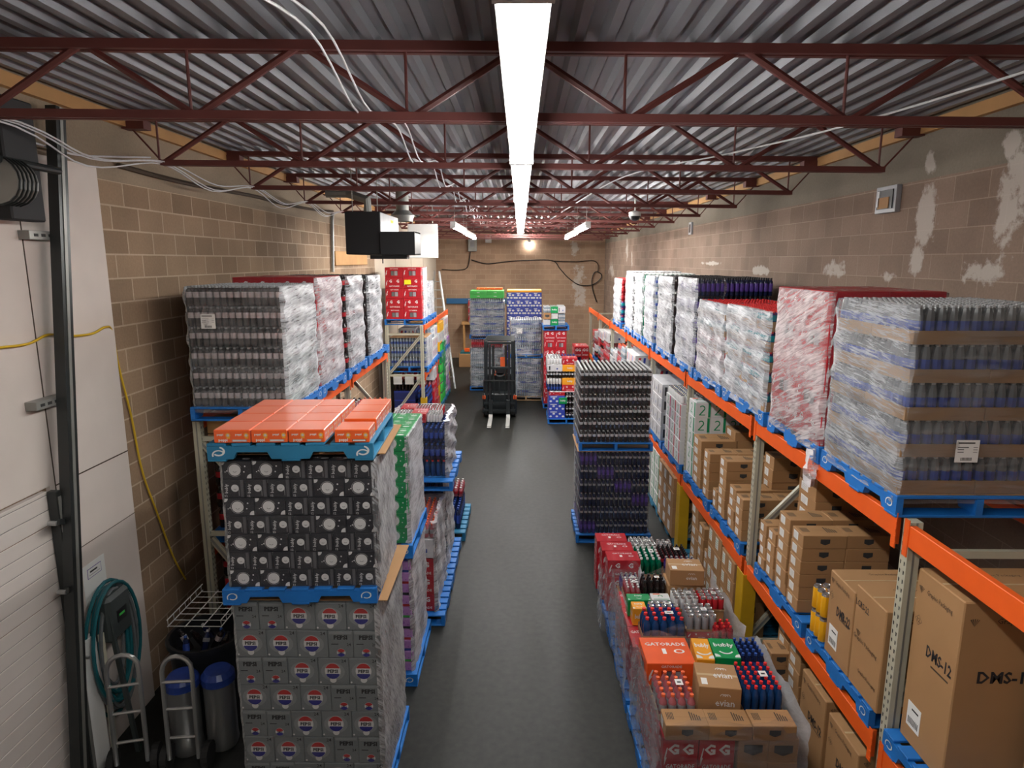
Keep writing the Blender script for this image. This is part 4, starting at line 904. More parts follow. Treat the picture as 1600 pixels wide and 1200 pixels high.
cartons('whitebox', 'Pale carton', 'white carton block deeper in long rack', 2.16, 2.95, 9.86, 10.8, LT, 2.1, 2, 3, 4)
# deeper bays: mixed cases
def mixed(stack, x0, x1, y0, y1, z0, z1, nx, ny, nz, seed, side='w', kinds=None):
    r = random.Random(seed); ks = kinds or ['p:redcola', 'p:waterb', 'c:whitebox', 'p:pink', 'c:checker', 'p:orange', 'c:bluebox', 'p:green', 'c:gator', 'p:can_print_white', 'p:violet', 'c:grn']
    nm = {'navy': 'navy bottle pack', 'cola': 'cola bottle pack', 'redcola': 'red-label bottle pack', 'waterb': 'water pack', 'whitebox': 'white carton', 'pink': 'pink bottle pack', 'checker': 'patterned carton', 'orange': 'orange-cap pack', 'bluebox': 'blue carton', 'green': 'green bottle pack', 'gator': 'red carton', 'can_print_white': 'silver can pack', 'violet': 'violet bottle pack', 'grn': 'green carton', 'can_crimson': 'red can pack', 'navybox': 'navy carton', 'shield': 'brown carton', 'lilac': 'lilac carton', 'bluepk': 'blue bottle pack', 'bublyg': 'green carton', 'zbox': 'white squiggle carton', 'water': 'water pack', 'can_lime': 'green can pack', 'can_lab_blue': 'blue can pack', 'yellowpk': 'yellow carton', 'bluered': 'blue bottle pack', 'dark': 'grey bottle pack', 'orangepk': 'orange carton', 'bubly': 'black carton'}
    w_ = (x1 - x0) / nx; d_ = (y1 - y0) / ny; h = (z1 - z0) / nz
    for l in range(nz):
        for j in range(ny):
            for i in range(nx):
                k = r.choice(ks)
                if not visible(i, j, l, nx, ny, nz, side): continue
                t, k = k.split(':'); me = pack_mesh(k, w_ - .01, d_ - .01, h, 5, 4) if t == 'p' else carton(k, w_, d_, h)
                o = inst(MEN[me.name], me, (x0 + i * w_ + r.uniform(-.006, .006), y0 + j * d_ + r.uniform(-.006, .006), z0 + l * h))
                tag(o, nm[k].capitalize() + ', ' + where(i, j, l, nx, ny, nz, side, stack), MEN[me.name].replace('_', ' '), 'goods: ' + stack)
for k, (a, q) in enumerate(((11.1, 12.15), (12.25, 13.3), (13.6, 14.65), (14.75, 15.8), (16.1, 17.1), (17.2, 18.25), (18.6, 19.6))):
    n = '%s mixed load past white cartons' % ORD[k]
    pallet(2.165, 3.05, a, q, LV, 'blue pallet under the ' + n, group='pallets inside the long rack')
    if k == 1: cartons('checker', 'Patterned carton', n, 2.16, 3.0, a + .02, q - .02, LT, 2.2, 2, 2, 4)
    elif k == 0: bottles('black', 'Dark bottle pack', n, 2.16, 3.0, a + .02, q - .02, LT, 1.85, 2, 2, 4, 5, 5)
    else: mixed(n, 2.16, 3.0, a + .02, q - .02, LT, [0, 0, 2.15, 1.9, 2.2, 2.1, 1.95][k], 2, 2, 4, 40 + k, kinds=['p:redcola', 'c:whitebox', 'p:pink', 'c:gator', 'p:orange', 'c:checker', 'p:water'])
# floor level of the long rack
for k, (a, q, n) in enumerate(((3.7, 4.7, 'big dispenser cartons'), (4.8, 5.8, 'low shield cartons'), (6.15, 7.2, 'green-label cartons'), (7.3, 8.35, 'plain brown cartons'), (8.65, 9.7, 'tall brown cartons'), (9.8, 10.85, 'squiggle floor cartons'))):
    pallet(2.16, 3.05, a, q, 0.0, 'blue pallet on the floor under the ' + n, group='pallets on the floor inside the long rack', mt='pallet_teal')
FT = .13
shields('low floor stack', 2.32, 4.95, 2, 1, 6, FT, dx=.34, dy=.24, dz=.11); shields('low corner stack', 2.18, 5.2, 1, 1, 4, FT, dx=.18, dy=.22, dz=.12); shields('rear low stack', 2.34, 5.24, 2, 1, 6, FT, dx=.34, dy=.24, dz=.11)
cartons('labelbox', 'Green-label carton', 'low block', 2.16, 2.5, 6.2, 6.62, FT, .95, 1, 2, 4); cartons('labelbox', 'Green-label carton', 'high block', 2.16, 3.0, 6.64, 7.14, FT, 1.0, 2, 2, 4)
shields('floor stack behind green labels', 2.18, 7.36, 2, 1, 5, FT, dx=.4, dy=.24, dz=.14); shields('rear floor stack beneath beam', 2.18, 7.64, 2, 1, 6, FT, dx=.4, dy=.3, dz=.14); shields('low single stack', 2.18, 7.15, 1, 1, 4, FT, dx=.3, dy=.18, dz=.12)
cartons('shield', 'Brown carton', 'tall floor block fourth bay', 2.12, 2.92, 8.7, 9.66, FT, 1.0, 2, 3, 4)
cartons('zbox', 'White carton', 'floor squiggle block', 2.16, 2.95, 9.85, 10.8, FT, .98, 2, 3, 4)
for k, (a, q) in enumerate(((11.1, 12.2), (12.3, 13.35), (13.65, 14.7), (14.8, 15.8), (16.1, 17.2), (17.3, 18.3), (18.6, 19.6), (19.7, 20.8))):
    n = '%s floor load under the long rack' % ORD[k]; pallet(2.12, 3.04, a, q, 0, 'blue pallet under the ' + n, group='pallets on the floor inside the long rack')
    mixed(n, 2.16, 3.0, a + .02, q - .02, FT, .95, 2, 2, 3, 60 + k)
# big printed machine cartons
def machine(name, x0, x1, y0, y1, z0, z1, label, model, rot=False, lab=True):
    t = tag(empty(name, (x0, y0, z0)), label, 'carton'); w_, d_, h = x1 - x0, y1 - y0, z1 - z0
    mb = MB(); mb.box(0, w_, 0, d_, 0, h, 'kraft', .006); f = Fr((0, d_, 0), (0, -1, 0), (0, 0, 1)); g = Fr((0, 0, 0), (1, 0, 0), (0, 0, 1)); tp = Fr((0, 0, h), (1, 0, 0), (0, 1, 0))
    def logo(fr, u, v, s):
        for k in range(5): a = -.8 + .4 * k; mb.poly([(u, v - s), (u + s * math.sin(a) * 1.1 - s * .08, v + s * .5 * math.cos(a)), (u + s * math.sin(a) * 1.1 + s * .12, v + s * .5 * math.cos(a) + s * .1)], fr, 'kraft_ink')
    for fr, W_ in ((f, d_), (g, w_)):
        k = min(W_, .5)
        if not rot or fr is g:
            logo(fr, k * .12, h * .9, .028); mb.text(fr, 'Graphic Packaging', k * .22 + W_ * .3, h * .9, .04, 'kraft_ink', wmax=W_ * .55, bold=0)
            mb.text(fr, model, W_ * (.65 if fr is f else .35), h * .6, .07, 'ink', wmax=W_ * .55, bold=.03); mb.rect(fr, W_ * .5, W_ * .88, h * .53, h * .54, 'kraft_ink')
            if fr is f: mb.arc(fr, W_ * .13, h * .72, .03, .003, 'kraft_ink', n=4); mb.text(fr, '12', W_ * .13, h * .72, .025, 'kraft_ink')
        else:
            mb.text(fr, model, W_ * .25, h * .84, .045, 'ink', rot=-.0, wmax=W_ * .45); mb.text(fr, 'Graphic Packaging', W_ * .45, h * .5, .04, 'kraft_ink', wmax=W_ * .8, bold=0); logo(fr, W_ * .2, h * .56, .03); mb.text(fr, 'Graphic Packaging', W_ * .6, h * .2, .035, 'kraft_ink', wmax=W_ * .6, bold=0)
    mb.rect(tp, .01, w_ - .01, d_ * .48, d_ * .52, 'tape', .0008); mb.text(tp, 'Graphic Packaging', w_ * .5, d_ * .75, .03, 'kraft_ink', wmax=w_ * .6, bold=0)
    mb.obj('box_body', t)
    if lab:
        q = MB(); q.box(-.002, 0, d_ - .17, d_ - .05, .05 + h * .05, .2 + h * .05, 'paper')
        for k in range(8): q.box(-.003, -.002, d_ - .155 + .012 * k, d_ - .15 + .012 * k, .07 + h * .05, .11 + h * .05, 'ink')
        q.box(-.003, -.002, d_ - .15, d_ - .09, .16 + h * .05, .17 + h * .05, 'ink'); q.obj('shipping_label', t)['label'] = 'white label with bar code'
machine('carton', 2.18, 2.85, 3.98, 4.32, LT, 1.83, 'large brown carton with white label beside the yellow packs', 'DMR-22')
machine('carton', 2.18, 2.78, 3.62, 3.97, LT, 1.9, 'large brown carton printed with wheat logo leaning by the slotted post', 'LCRS-22', True, False)
machine('carton', 2.24, 2.98, 3.08, 3.47, LT, 2.26, 'largest brown machine carton, in bay closest to camera', 'DMS-12')
machine('carton', 2.6, 3.1, 2.6, 3.02, LT, 2.0, 'plain brown carton in front of the largest machine carton', 'DMS-12', False, False)
machine('carton', 2.2, 2.75, 4.25, 4.65, FT, .84, 'large brown carton on floor pallet below the orange lower beam', 'DMS-12', False, False)
machine('carton', 2.2, 2.75, 3.78, 4.2, FT, .8, 'second large brown carton on the floor pallet under the machine cartons', 'DMR-22', False, False)
for k in range(2): one('yellow_pack', 'bottle pack', pack_mesh('can_yellow_pack', .13, .2, .19, 2, 3), 2.17, 4.37, LT + .192 * k, 'small yellow shrink pack, %s of two stacked by the machine cartons' % ['lower', 'upper'][k], group='yellow packs')
# ================================================================ loads on top of the short rack
def ltop(y0, y1, n, x0=-3.02, x1=-2.1): pallet(x0, x1, y0, y1, T, 'blue pallet on the short rack under the ' + n, group='pallets on the short rack top')
n = 'smoky bottle load'
ltop(5.85, 6.84, n); bottles('smoke', 'Dark bottle pack', n, -2.99, -2.12, 5.87, 6.8, PT, 3.73, 2, 3, 6, 7, 5, side='e')
film(-2.99, -2.12, 5.87, 6.8, PT, 3.71, 'wrap round the smoky bottle load', 'film_sheen', .01, front='film_haze', tiers=6)
tagpaper(Fr((-2.99, 5.85, PT), (1, 0, 0), (0, 0, 1)), .14, .72, .13, .13, 'white shipping label on the wrap of the smoky bottle load')
n = 'red load on short rack'
ltop(6.86, 7.84, n); cartons('gator', 'Red carton', n, -2.99, -2.12, 6.88, 7.82, PT, 3.78, 2, 2, 5, side='e', vf=lambda i, j, l: l % 2); film(-2.99, -2.12, 6.88, 7.82, PT, 3.76, 'crinkled wrap round the red load on the short rack', 'film_sheen', .01, front='film_clear', tiers=5)
n = 'dark load third on short rack'
ltop(7.95, 8.95, n); bottles('redcola', 'Cola pack', n, -2.99, -2.12, 8.0, 8.9, PT, 3.77, 2, 2, 6, 6, 6, side='e'); film(-2.95, -2.12, 8.1, 8.9, PT, 3.75, 'milky wrap round the third load on the short rack', 'film_sheen', .012, 16, front='film_clear', tiers=6)
n = 'dark load last on short rack'
ltop(9.05, 10.5, n); bottles('black', 'Black pack', n, -2.99, -2.12, 9.1, 10.05, PT, 3.75, 2, 2, 6, 6, 6, side='e'); film(-2.95, -2.12, 9.2, 10.05, PT, 3.73, 'milky wrap round the last load on the short rack', 'film_sheen', .012, 16, front='film_clear', tiers=6)
b = MB(); b.box(-2.98, -2.3, 6.06, 6.3, 2.33, 2.46, 'wood', .004); b.box(-2.98, -2.3, 6.06, 6.3, 2.2, 2.32, 'kraft', .004); tag(b.obj('timber_plank'), 'brown timber planks lying under the smoky bottle pallet', 'plank')
# inside the short rack
for k, (a, q) in enumerate(((6.1, 7.15), (7.2, 8.25), (8.5, 9.5), (9.55, 10.6))):
    pallet(-3.02, -2.12, a, q, 1.2, 'blue pallet on short rack lower beams, %s from the camera end' % ORD[k], group='pallets inside the short rack'); pallet(-3.02, -2.12, a, q, 0, 'blue pallet on floor inside short rack, %s from the camera end' % ORD[k], group='pallets inside the short rack')
    n = '%s lower load of short rack' % ORD[k]
    mixed(n, -3.0, -2.14, a + .02, q - .02, 1.33, [2.2, 1.9, 1.95, 1.75][k], 2, 2, 4, 80 + k, 'e', ['p:redcola', 'p:cola', 'c:whitebox', 'p:pink'][:1] + ['p:redcola', 'p:can_crimson', 'p:pink', 'p:orange'][k:k + 2])
    mixed('%s floor load of short rack' % ORD[k], -3.0, -2.14, a + .02, q - .02, .13, 1.05, 2, 2, 4, 90 + k, 'e', ['p:redcola', 'p:can_crimson'])
# ================================================================ rear rack by the cream wall
n = 'red load on rear rack'
pallet(-3.1, -2.18, 15.02, 16.0, T, 'blue pallet under the ' + n, group='pallets on the rear rack'); cartons('gator', 'Red carton', n, -3.06, -2.24, 15.04, 15.95, PT, 3.8, 2, 2, 5, side='e', vf=lambda i, j, l: (l + 1) % 2)
film(-3.06, -2.24, 15.3, 15.95, PT, 3.78, 'milky wrap round the red load on rear rack', 'film_sheen', .01, 14, front='film_clear')
b = MB(); b.box(-2.62, -2.47, 15.02, 15.03, 3.42, 3.52, 'yellow_note'); tag(b.obj('price_card'), 'small yellow card on the red load of the rear rack', 'card')
n = 'white load on rear rack'
pallet(-3.1, -2.18, 16.2, 17.2, T, 'blue pallet under the ' + n, group='pallets on the rear rack'); mixed(n, -3.05, -2.24, 16.22, 17.15, PT, 3.45, 2, 2, 5, 5, 'e', ['c:whitebox', 'p:waterb', 'c:whitebox']); film(-3.05, -2.24, 16.22, 17.15, PT, 3.43, 'milky wrap round the white load on rear rack', 'film_sheen', .01, 14, front='film_clear')
for k, (a, q) in enumerate(((15.05, 16.05), (16.15, 17.2), (17.55, 18.6), (18.7, 19.75))):
    pallet(-3.02, -2.12, a, q, 1.4, 'blue pallet on rear rack lower beams, %s from the camera' % ORD[k], group='pallets inside the rear rack'); pallet(-3.02, -2.12, a, q, 0, 'blue pallet on floor inside rear rack, %s from the camera' % ORD[k], group='pallets inside the rear rack', mt='pallet_teal')
bottles('waterb', 'Blue water pack', 'middle load of rear rack', -3.0, -2.16, 15.08, 16.02, 1.53, 2.2, 2, 2, 3, 6, 6, side='e'); slip(-3.0, -2.16, 15.08, 16.02, 2.205, 'cardboard sheet on the middle load of rear rack')
film(-3.0, -2.16, 15.08, 16.02, 1.53, 2.19, 'clear wrap round the middle load of rear rack', 'film_sheen_light', .008, 12, front='film_clear')
mixed('second middle load of rear rack', -3.0, -2.16, 16.18, 17.15, 1.53, 2.3, 2, 2, 3, 7, 'e', ['c:checker', 'p:water', 'c:whitebox'])
mixed('third middle load of rear rack', -3.0, -2.16, 17.6, 18.55, 1.53, 2.3, 2, 2, 3, 8, 'e', ['c:yellowpk', 'c:whitebox']); mixed('last middle load of rear rack', -3.0, -2.16, 18.75, 19.7, 1.53, 2.35, 2, 2, 3, 9, 'e', ['c:checker', 'c:whitebox'])
cartons('navybox', 'Navy carton', 'floor load of rear rack', -2.95, -2.45, 15.08, 15.8, .13, .95, 1, 2, 4, side='e'); mixed('second floor load of rear rack', -3.0, -2.14, 16.18, 17.15, .13, 1.3, 2, 2, 4, 12, 'e', ['p:pink', 'c:gator', 'c:whitebox'])
bottles('black', 'Dark pack', 'on navy cartons', -2.95, -2.45, 15.1, 15.8, .955, 1.12, 1, 2, 1, 6, 6, side='e'); bottles('bluepk', 'Blue-label pack', 'beside navy cartons', -2.42, -2.14, 15.08, 15.95, .13, .95, 1, 3, 4, 3, 4, side='e')
for k in range(3): b = MB(); x = -2.94 + .27 * k; b.box(x, x + .2, 15.03, 15.035, 1.12, 1.36, 'paper'); tag(b.obj('paper_sheet'), 'white paper sheet clipped under the rear rack beam, %s from the wall' % ORD[k], 'paper', 'papers on the rear rack')
mixed('green floor load of rear rack', -3.0, -2.12, 17.6, 18.55, .13, 1.75, 2, 2, 6, 13, 'e', ['p:can_lime', 'c:grn']); mixed('last floor load of rear rack', -3.0, -2.12, 18.75, 19.7, .13, 1.75, 2, 2, 6, 14, 'e', ['c:whitebox', 'c:lilac', 'p:water'])
# ladder by the cream wall
t = tag(empty('step_ladder', (-3.2, 21, 0)), 'tall aluminium ladder leaning beside the rear rack', 'ladder')
A0 = at(672, 500, Y=21.0); A1 = at(679, 424, Y=21.6); B0 = at(697, 505, Y=21.0); B1 = at(686, 424, Y=21.6); L0 = Vector((-3.2, 21, 0))
for a, q in ((A0, A1), (B0, B1)):
    d = (q - a) / (q.z - a.z); lo = a - d * a.z; b = MB(); b.beam(lo - L0, q - L0, .05, .08, 'steel'); b.obj('side_rail', t)
for k in range(12):
    z = .35 + 3.2 * k / 12; p = A0 + (A1 - A0) * ((z - A0.z) / (A1.z - A0.z)); q = B0 + (B1 - B0) * ((z - B0.z) / (B1.z - B0.z)); b = MB(); b.beam(p - L0, q - L0, .05, .03, 'steel'); b.obj('rung', t)
# shelf and packs on the back wall
b = MB(); b.box(-2.35, -1.45, 26.4, 26.9, 1.42, 1.52, 'wood'); [b.box(x, x + .06, 26.45, 26.51, 0, 1.42, 'wood') for x in (-2.3, -1.55)]; [b.box(x, x + .06, 26.8, 26.86, 0, 1.42, 'wood') for x in (-2.3, -1.55)]
tag(b.obj('wooden_bench'), 'wooden bench against the rear wall left of the tall water load', 'bench'); 
for k in range(3): one('bottle_pack', 'bottle pack', pack_mesh('pink', .34, .25, .3, 4, 3), -2.1, 26.5, 1.52 + .302 * k, 'pink pack on the wooden bench, %s of three' % ['bottom', 'middle', 'top'][k], group='packs on the bench')
b = MB(); b.box(-2.3, -1.6, 24.5, 25.3, 0, .5, 'kraft', .01); b.box(-2.25, -1.65, 24.55, 25.25, .5, .56, 'teal_hose'); b.box(-2.1, -1.9, 24.6, 24.8, .56, .7, 'poppi_orange', .02); tag(b.obj('supply_box'), 'brown box with a blue lid on the floor near the rear wall', 'box')
# ================================================================ tall loads in front of the rear wall
n = 'lower water load left of forklift'.replace('left of', 'behind')
pallet(-1.55, -.5, 20.0, 21.1, 0, 'blue pallet under the lower water load behind the forklift', group='pallets at the rear'); bottles('water', 'Water pack', 'lower water load behind forklift', -1.52, -.52, 20.02, 21.05, .13, 1.32, 2, 2, 4, 8, 6, side='e'); film(-1.52, -.52, 20.02, 21.05, .13, 1.3, 'milky wrap round the lower water load behind the forklift', 'film_sheen', .02, 12, front='film_shine')
bottles('pink', 'Pink pack', 'on lower water load', -1.5, -.54, 20.02, 21.0, 1.33, 1.6, 2, 2, 1, 8, 6, side='e')
pallet(-1.55, -.5, 20.0, 21.1, 1.6, 'blue pallet between the two water loads behind the forklift', group='pallets at the rear'); bottles('waterb', 'Water pack', 'upper water load behind forklift', -1.52, -.5, 20.02, 21.05, 1.73, 2.82, 2, 2, 5, 9, 6, side='e'); film(-1.52, -.5, 20.02, 21.05, 1.73, 2.72, 'milky wrap round the upper water load behind the forklift', 'film_sheen_light', .02, 14, front='film_shine')
cartons('greenpk', 'Bright green carton', 'on upper water load', -1.52, -.5, 20.02, 20.9, 2.83, 3.05, 2, 2, 2, side='e'); one('carton', 'carton', carton('gatoro', .8, .4, .06), -1.35, 20.5, 3.06, 'flat orange carton on the bright green ones')
n = 'blue carton tower'
pallet(-.43, .68, 20.5, 21.5, 0, 'blue pallet under the ' + n, group='pallets at the rear'); cartons('bluebox', 'Blue carton', n, -.41, .66, 20.52, 21.45, .13, 2.98, 4, 2, 12, side='e'); slip(-.41, .66, 20.52, 21.45, 2.985, 'orange sheet on top of the blue carton tower', 'bubly_orange', .06)
film(-.41, .66, 20.52, 21.45, .13, 2.96, 'clear wrap round the blue carton tower', 'film_clear', .015, 14)
pallet(-.3, .64, 18.5, 19.5, 0, 'white pallet under the lower water load beside the forklift', mt='pallet_wood', group='pallets at the rear'); n = 'lower water load beside forklift'
bottles('waterb', 'Water pack', n, -.27, .6, 18.52, 19.45, .13, 1.22, 2, 2, 4, 7, 6, side='e'); film(-.27, .6, 18.52, 19.45, .13, 1.2, 'milky wrap round the lower water load beside the forklift', 'film_sheen', .02, 12, front='film_shine')
pallet(-.3, .64, 18.5, 19.5, 1.24, 'navy pallet between the water loads beside the forklift', h=.1, group='pallets at the rear'); bottles('waterb', 'Water pack', 'upper water load beside forklift', -.27, .6, 18.52, 19.45, 1.34, 2.32, 2, 2, 4, 7, 6, side='e'); film(-.27, .6, 18.52, 19.45, 1.34, 2.3, 'milky wrap round the upper water load beside the forklift', 'film_sheen_light', .02, 14, front='film_shine')
tagpaper(Fr((-.27, 18.48, 1.3), (1, 0, 0), (0, 0, 1)), .17, .63, .16, .16, 'white label on the upper water load beside the forklift')
# red cartons tower and mixed loads right of the aisle
n = 'red tower by rear wall'
pallet(.62, 1.3, 17.5, 18.4, 0, 'blue pallet under the ' + n, group='pallets at the rear'); cartons('gator', 'Red carton', n, .64, 1.24, 17.52, 18.3, .13, 2.12, 2, 2, 8, side='w', vf=lambda i, j, l: (l + 1) % 2)
pallet(.6, 1.3, 17.48, 18.4, 2.125, 'dark blue pallet on top of the ' + n, group='pallets at the rear'); mixed('mixed load on red tower', .62, 1.2, 17.5, 18.3, 2.255, 2.75, 3, 2, 3, 21, 'w', ['c:whitebox', 'p:can_print_white', 'c:grn', 'p:water', 'c:shield'])
n = 'mixed load by forklift'
pallet(.68, 1.6, 15.75, 16.75, 0, 'blue pallet under the ' + n, group='pallets at the rear')
cartons('bluebox', 'Blue carton', 'base of ' + n, .7, 1.1, 15.78, 16.5, .13, .7, 1, 2, 3); bottles('dark', 'Grey pack', 'base of ' + n, 1.12, 1.5, 15.8, 16.5, .13, .75, 1, 2, 4, 5, 5)
one('carton', 'carton', carton('gator', .4, .35, .08), .7, 15.8, .705, 'flat red carton on the blue base cartons'); one('bottle_pack', 'bottle pack', carton('grn', .2, .2, .16), .95, 15.765, .5, 'small green carton tucked into the blue cartons beside the forklift')
mixed('upper part of ' + n, .66, 1.4, 15.85, 16.7, .8, 1.62, 2, 2, 5, 23, 'w', ['p:can_print_white', 'c:whitebox', 'p:bluepk', 'c:orangepk', 'c:gator', 'p:dark'])
mixed('middle part of ' + n, .72, 1.4, 15.8, 16.7, .79, .8, 1, 1, 1, 24, 'w', ['c:whitebox'])
mixed('pile by rear right corner'.replace('right ', ''), 1.7, 2.15, 20.5, 21.4, 0, 1.3, 2, 1, 4, 25, 'w', ['p:violet', 'p:redcola', 'c:gator'])
# ================================================================ tall loads beside the aisle, camera side
def floor_pallet(x0, x1, y0, y1, n, z=0, **k): return pallet(x0, x1, y0, y1, z, 'blue pallet under the ' + n, group='pallets beside the aisle', **k)
# -- cola cartons, black bubbly cartons, orange cartons
BX0, BX1, BY0, BY1 = -2.0, -.99, 4.2, 5.1
floor_pallet(BX0 - .02, BX1 + .03, BY0 - .02, BY1 + .03, 'grey cola cartons', along='x')
zt = 1.615; nz = 7; h = (zt - .135) / nz
for l in range(nz):
    z = .135 + l * h; flip = (nz - 1 - l) % 2 == 0
    ws = [.178, .178, .218, .218, .218] if flip else [.218, .218, .218, .178, .178]; x = BX0
    for c, w_ in enumerate(ws):
        wide = w_ > .2; o = inst('cola_carton', carton('pepsi', w_, .44, h - .002, 0 if wide else 1), (x, BY0 + RND.uniform(0, .006), z)); x += w_
        tag(o, '%s grey cola carton, %s layer down, %s from the wall side' % ('Globe-printed' if wide else 'Narrow', ORD[nz - 1 - l], ORD[c]), 'cola carton', 'grey cola cartons')
    for c, (y, d_) in enumerate(((BY0 + .45, .22), (BY0 + .68, .22))):
        o = inst('cola_carton', carton('pepsi', .4, d_, h - .002, 0), (BX1 - .4, y, z)); tag(o, 'Side grey cola carton, %s layer down, %s behind the front row' % (ORD[nz - 1 - l], ORD[c]), 'cola carton', 'grey cola cartons')
film(BX0, BX1, BY0, BY1, .14, zt - .02, 'streaky wrap round the grey cola cartons', 'film_sheen_grey', .006, front='film_clear')
slip(BX0 - .01, BX1 + .07, BY0 + .02, BY1 + .03, zt + .006, 'cardboard sheet on top of the grey cola cartons')
P2 = zt + .013; h2 = .118; seen = set(COL.objects)
pallet(BX0 - .03, BX1 + .01, BY0 - .03, BY1 - .02, P2, 'bright blue pallet between grey cola and black cartons', h=h2, along='x', group='pallets beside the aisle')
z0 = P2 + h2; z1 = 2.65; nz = 7; h = (z1 - z0) / nz; X0, X1 = -1.985, -.97
for l in range(nz):
    flip = (nz - 1 - l) % 2 == 0; ws = [.206, .206] + [.151] * 4 if flip else [.151] * 4 + [.206, .206]; x = X0
    for c, w_ in enumerate(ws):
        o = inst('sparkling_water_carton', carton('bubly', w_, .4, h - .002), (x, BY0 + RND.uniform(0, .004), z0 + l * h)); x += w_
        tag(o, '%s black carton, %s layer down, %s from the wall side' % ('Wide smiling' if w_ > .2 else 'Narrow', ORD[nz - 1 - l], ORD[c]), 'sparkling water carton', 'black sparkling water cartons')
    for c in range(2):
        o = inst('sparkling_water_carton', carton('bubly', .3, .19, h - .002), (X1 - .3, BY0 + .405 + .195 * c, z0 + l * h)); tag(o, 'Side black carton, %s layer down, %s behind the front row' % (ORD[nz - 1 - l], ORD[c]), 'sparkling water carton', 'black sparkling water cartons')
film(X0, X1, BY0, BY1 - .11, z0, z1 - .02, 'milky wrap round the black cartons', 'film_sheen_grey', .006, front='film_clear')
slip(X0, X1 + .06, BY0 + .1, BY1, z1 + .008, 'cardboard sheet under the orange carton pallet')
P3 = z1 + .015; pallet(-2.03, -.96, BY0 - .07, BY1 - .1, P3, 'teal pallet carrying the orange cartons', h=.12, along='x', mt='pallet_teal', group='pallets beside the aisle')
for u in (-1.99, -1.06):
    b = MB(); f = Fr((u, BY0 - .073, P3), (1, 0, 0), (0, 0, 1)); b.arc(f, .035, .07, .028, .01, 'print_white', -2.4, 1.3, 0, 9, 1.3); b.arc(f, .035, .045, .03, .008, 'print_white', .6, 3.5, 0, 9, 1.3); tag(b.obj('pallet_mark'), 'white swirl mark painted on the teal pallet, %s end' % ('wall' if u < -1.5 else 'aisle'), 'painted mark')
z = P3 + .122; ph = .088; k = 0
for j, y in enumerate((BY0 - .06, BY0 + .18, BY0 + .42, BY0 + .66)):
    for i in range(3):
        o = inst('soda_carton', carton('poppi', .235, .235, ph), (-1.985 + .24 * i + (.0 if j else 0), y, z), RND.uniform(-.008, .008))
        tag(o, 'Orange soda carton, %s row back, %s from the wall side' % (ORD[j], ORD[i]), 'soda carton', 'orange soda cartons')
for j, (x, y) in enumerate(((-1.205, BY0 - .07), (-1.23, BY0 + .23), (-1.23, BY0 + .46), (-1.23, BY0 + .68))):
    o = inst('soda_carton', carton('poppi', .225, .22, ph, 1), (x + (.0 if j == 0 else .02), y, z), RND.uniform(-.01, .01)); tag(o, 'Orange soda carton, aisle column, %s row back' % ORD[j], 'soda carton', 'orange soda cartons')
# the upper half of the stack stands a little askew
PV = Vector((-.97, BY0, 0)); RM = Matrix.Translation(PV) @ Matrix.Rotation(math.radians(2.2), 4, 'Z') @ Matrix.Translation(-PV)
for o in [q for q in COL.objects if q not in seen and q.parent is None]:
    o.matrix_world = RM @ Matrix.LocRotScale(o.location, o.rotation_euler, None)
# -- green cartons over lilac packs
G0, G1 = 5.62, 6.5
floor_pallet(-2.0, -.96, G0 - .05, G1 + .05, 'lilac packs', along='x')
nz = 10; h = 1.12 / nz
def lil(i, j, l, w_, d_, hh): return carton('lilac', w_ * .995, d_, hh * .72) if l % 1 == 0 else None
load('carton', 'carton', 'Lilac pack', 'lilac pack load', -1.9, -1.0, G0, G1, .135, 1.27, 3, 2, nz, lil, 'e')
for l in range(nz):
    b = MB(); zz = .135 + l * 1.135 / nz + .083; b.box(-1.88, -1.02, G0 + .02, G1 - .02, zz, zz + .027, ['lime', 'royal', 'crimson', 'black', 'lime', 'crimson', 'black', 'crimson', 'lab_blue', 'royal'][l]); tag(b.obj('flat_tray'), '%s flat tray between lilac packs, %s from the floor' % (['Green', 'Blue', 'Crimson', 'Black', 'Green', 'Crimson', 'Black', 'Crimson', 'Blue', 'Blue'][l], ORD[l]), 'tray', 'trays between lilac packs')
film(-1.9, -1.0, G0, G1, .14, 1.25, 'milky wrap round the lilac packs', 'film_sheen', .014, front='film_clear')
GP = 1.285; pallet(-2.0, -.97, G0 - .04, G1 + .02, GP, 'blue pallet between lilac packs and green cartons', along='x', group='pallets beside the aisle')
n = 'green carton load'; cartons('bublyg', 'Green carton', n, -1.98, -1.0, G0, G1, GP + .132, 2.43, 4, 3, 7, side='e'); film(-1.98, -1.0, G0, G1, GP + .13, 2.41, 'milky wrap round the green carton load', 'film_sheen', .008, front='film_clear')
# -- third pair of loads
floor_pallet(-1.9, -.82, 6.62, 7.55, 'wrapped mixed load', along='y', mt='pallet_blue'); floor_pallet(-1.9, -.82, 7.6, 8.7, 'wrapped mixed load end', along='y')
M0, M1 = 6.7, 7.6
cartons('gator', 'Red carton', 'base of wrapped mixed load', -1.2, -.94, M0, M0 + .5, .135, .75, 1, 1, 3, side='e'); cartons('shield', 'Brown carton', 'base of wrapped mixed load', -1.2, -.92, M0 + .55, M1 - .02, .135, .9, 1, 1, 4, side='e')
bottles('orange', 'Orange-cap pack', 'crown of wrapped mixed load', -1.45, -.92, M0 + .02, M1, .98, 1.14, 2, 3, 1, 4, 4, side='e'); cartons('whitebox', 'Pale carton', 'middle of wrapped mixed load', -1.2, -.92, M0, M1, .76, .975, 1, 2, 1, side='e')
cartons('shield', 'Brown carton', 'wall part of mixed load', -1.85, -1.22, M0, M1, .135, .975, 2, 2, 3, side='e')
film(-1.85, -.92, M0, M1, .14, 1.16, 'cloudy wrap round the mixed load of red and brown cartons', 'film_sheen', .02, front='film_clear')
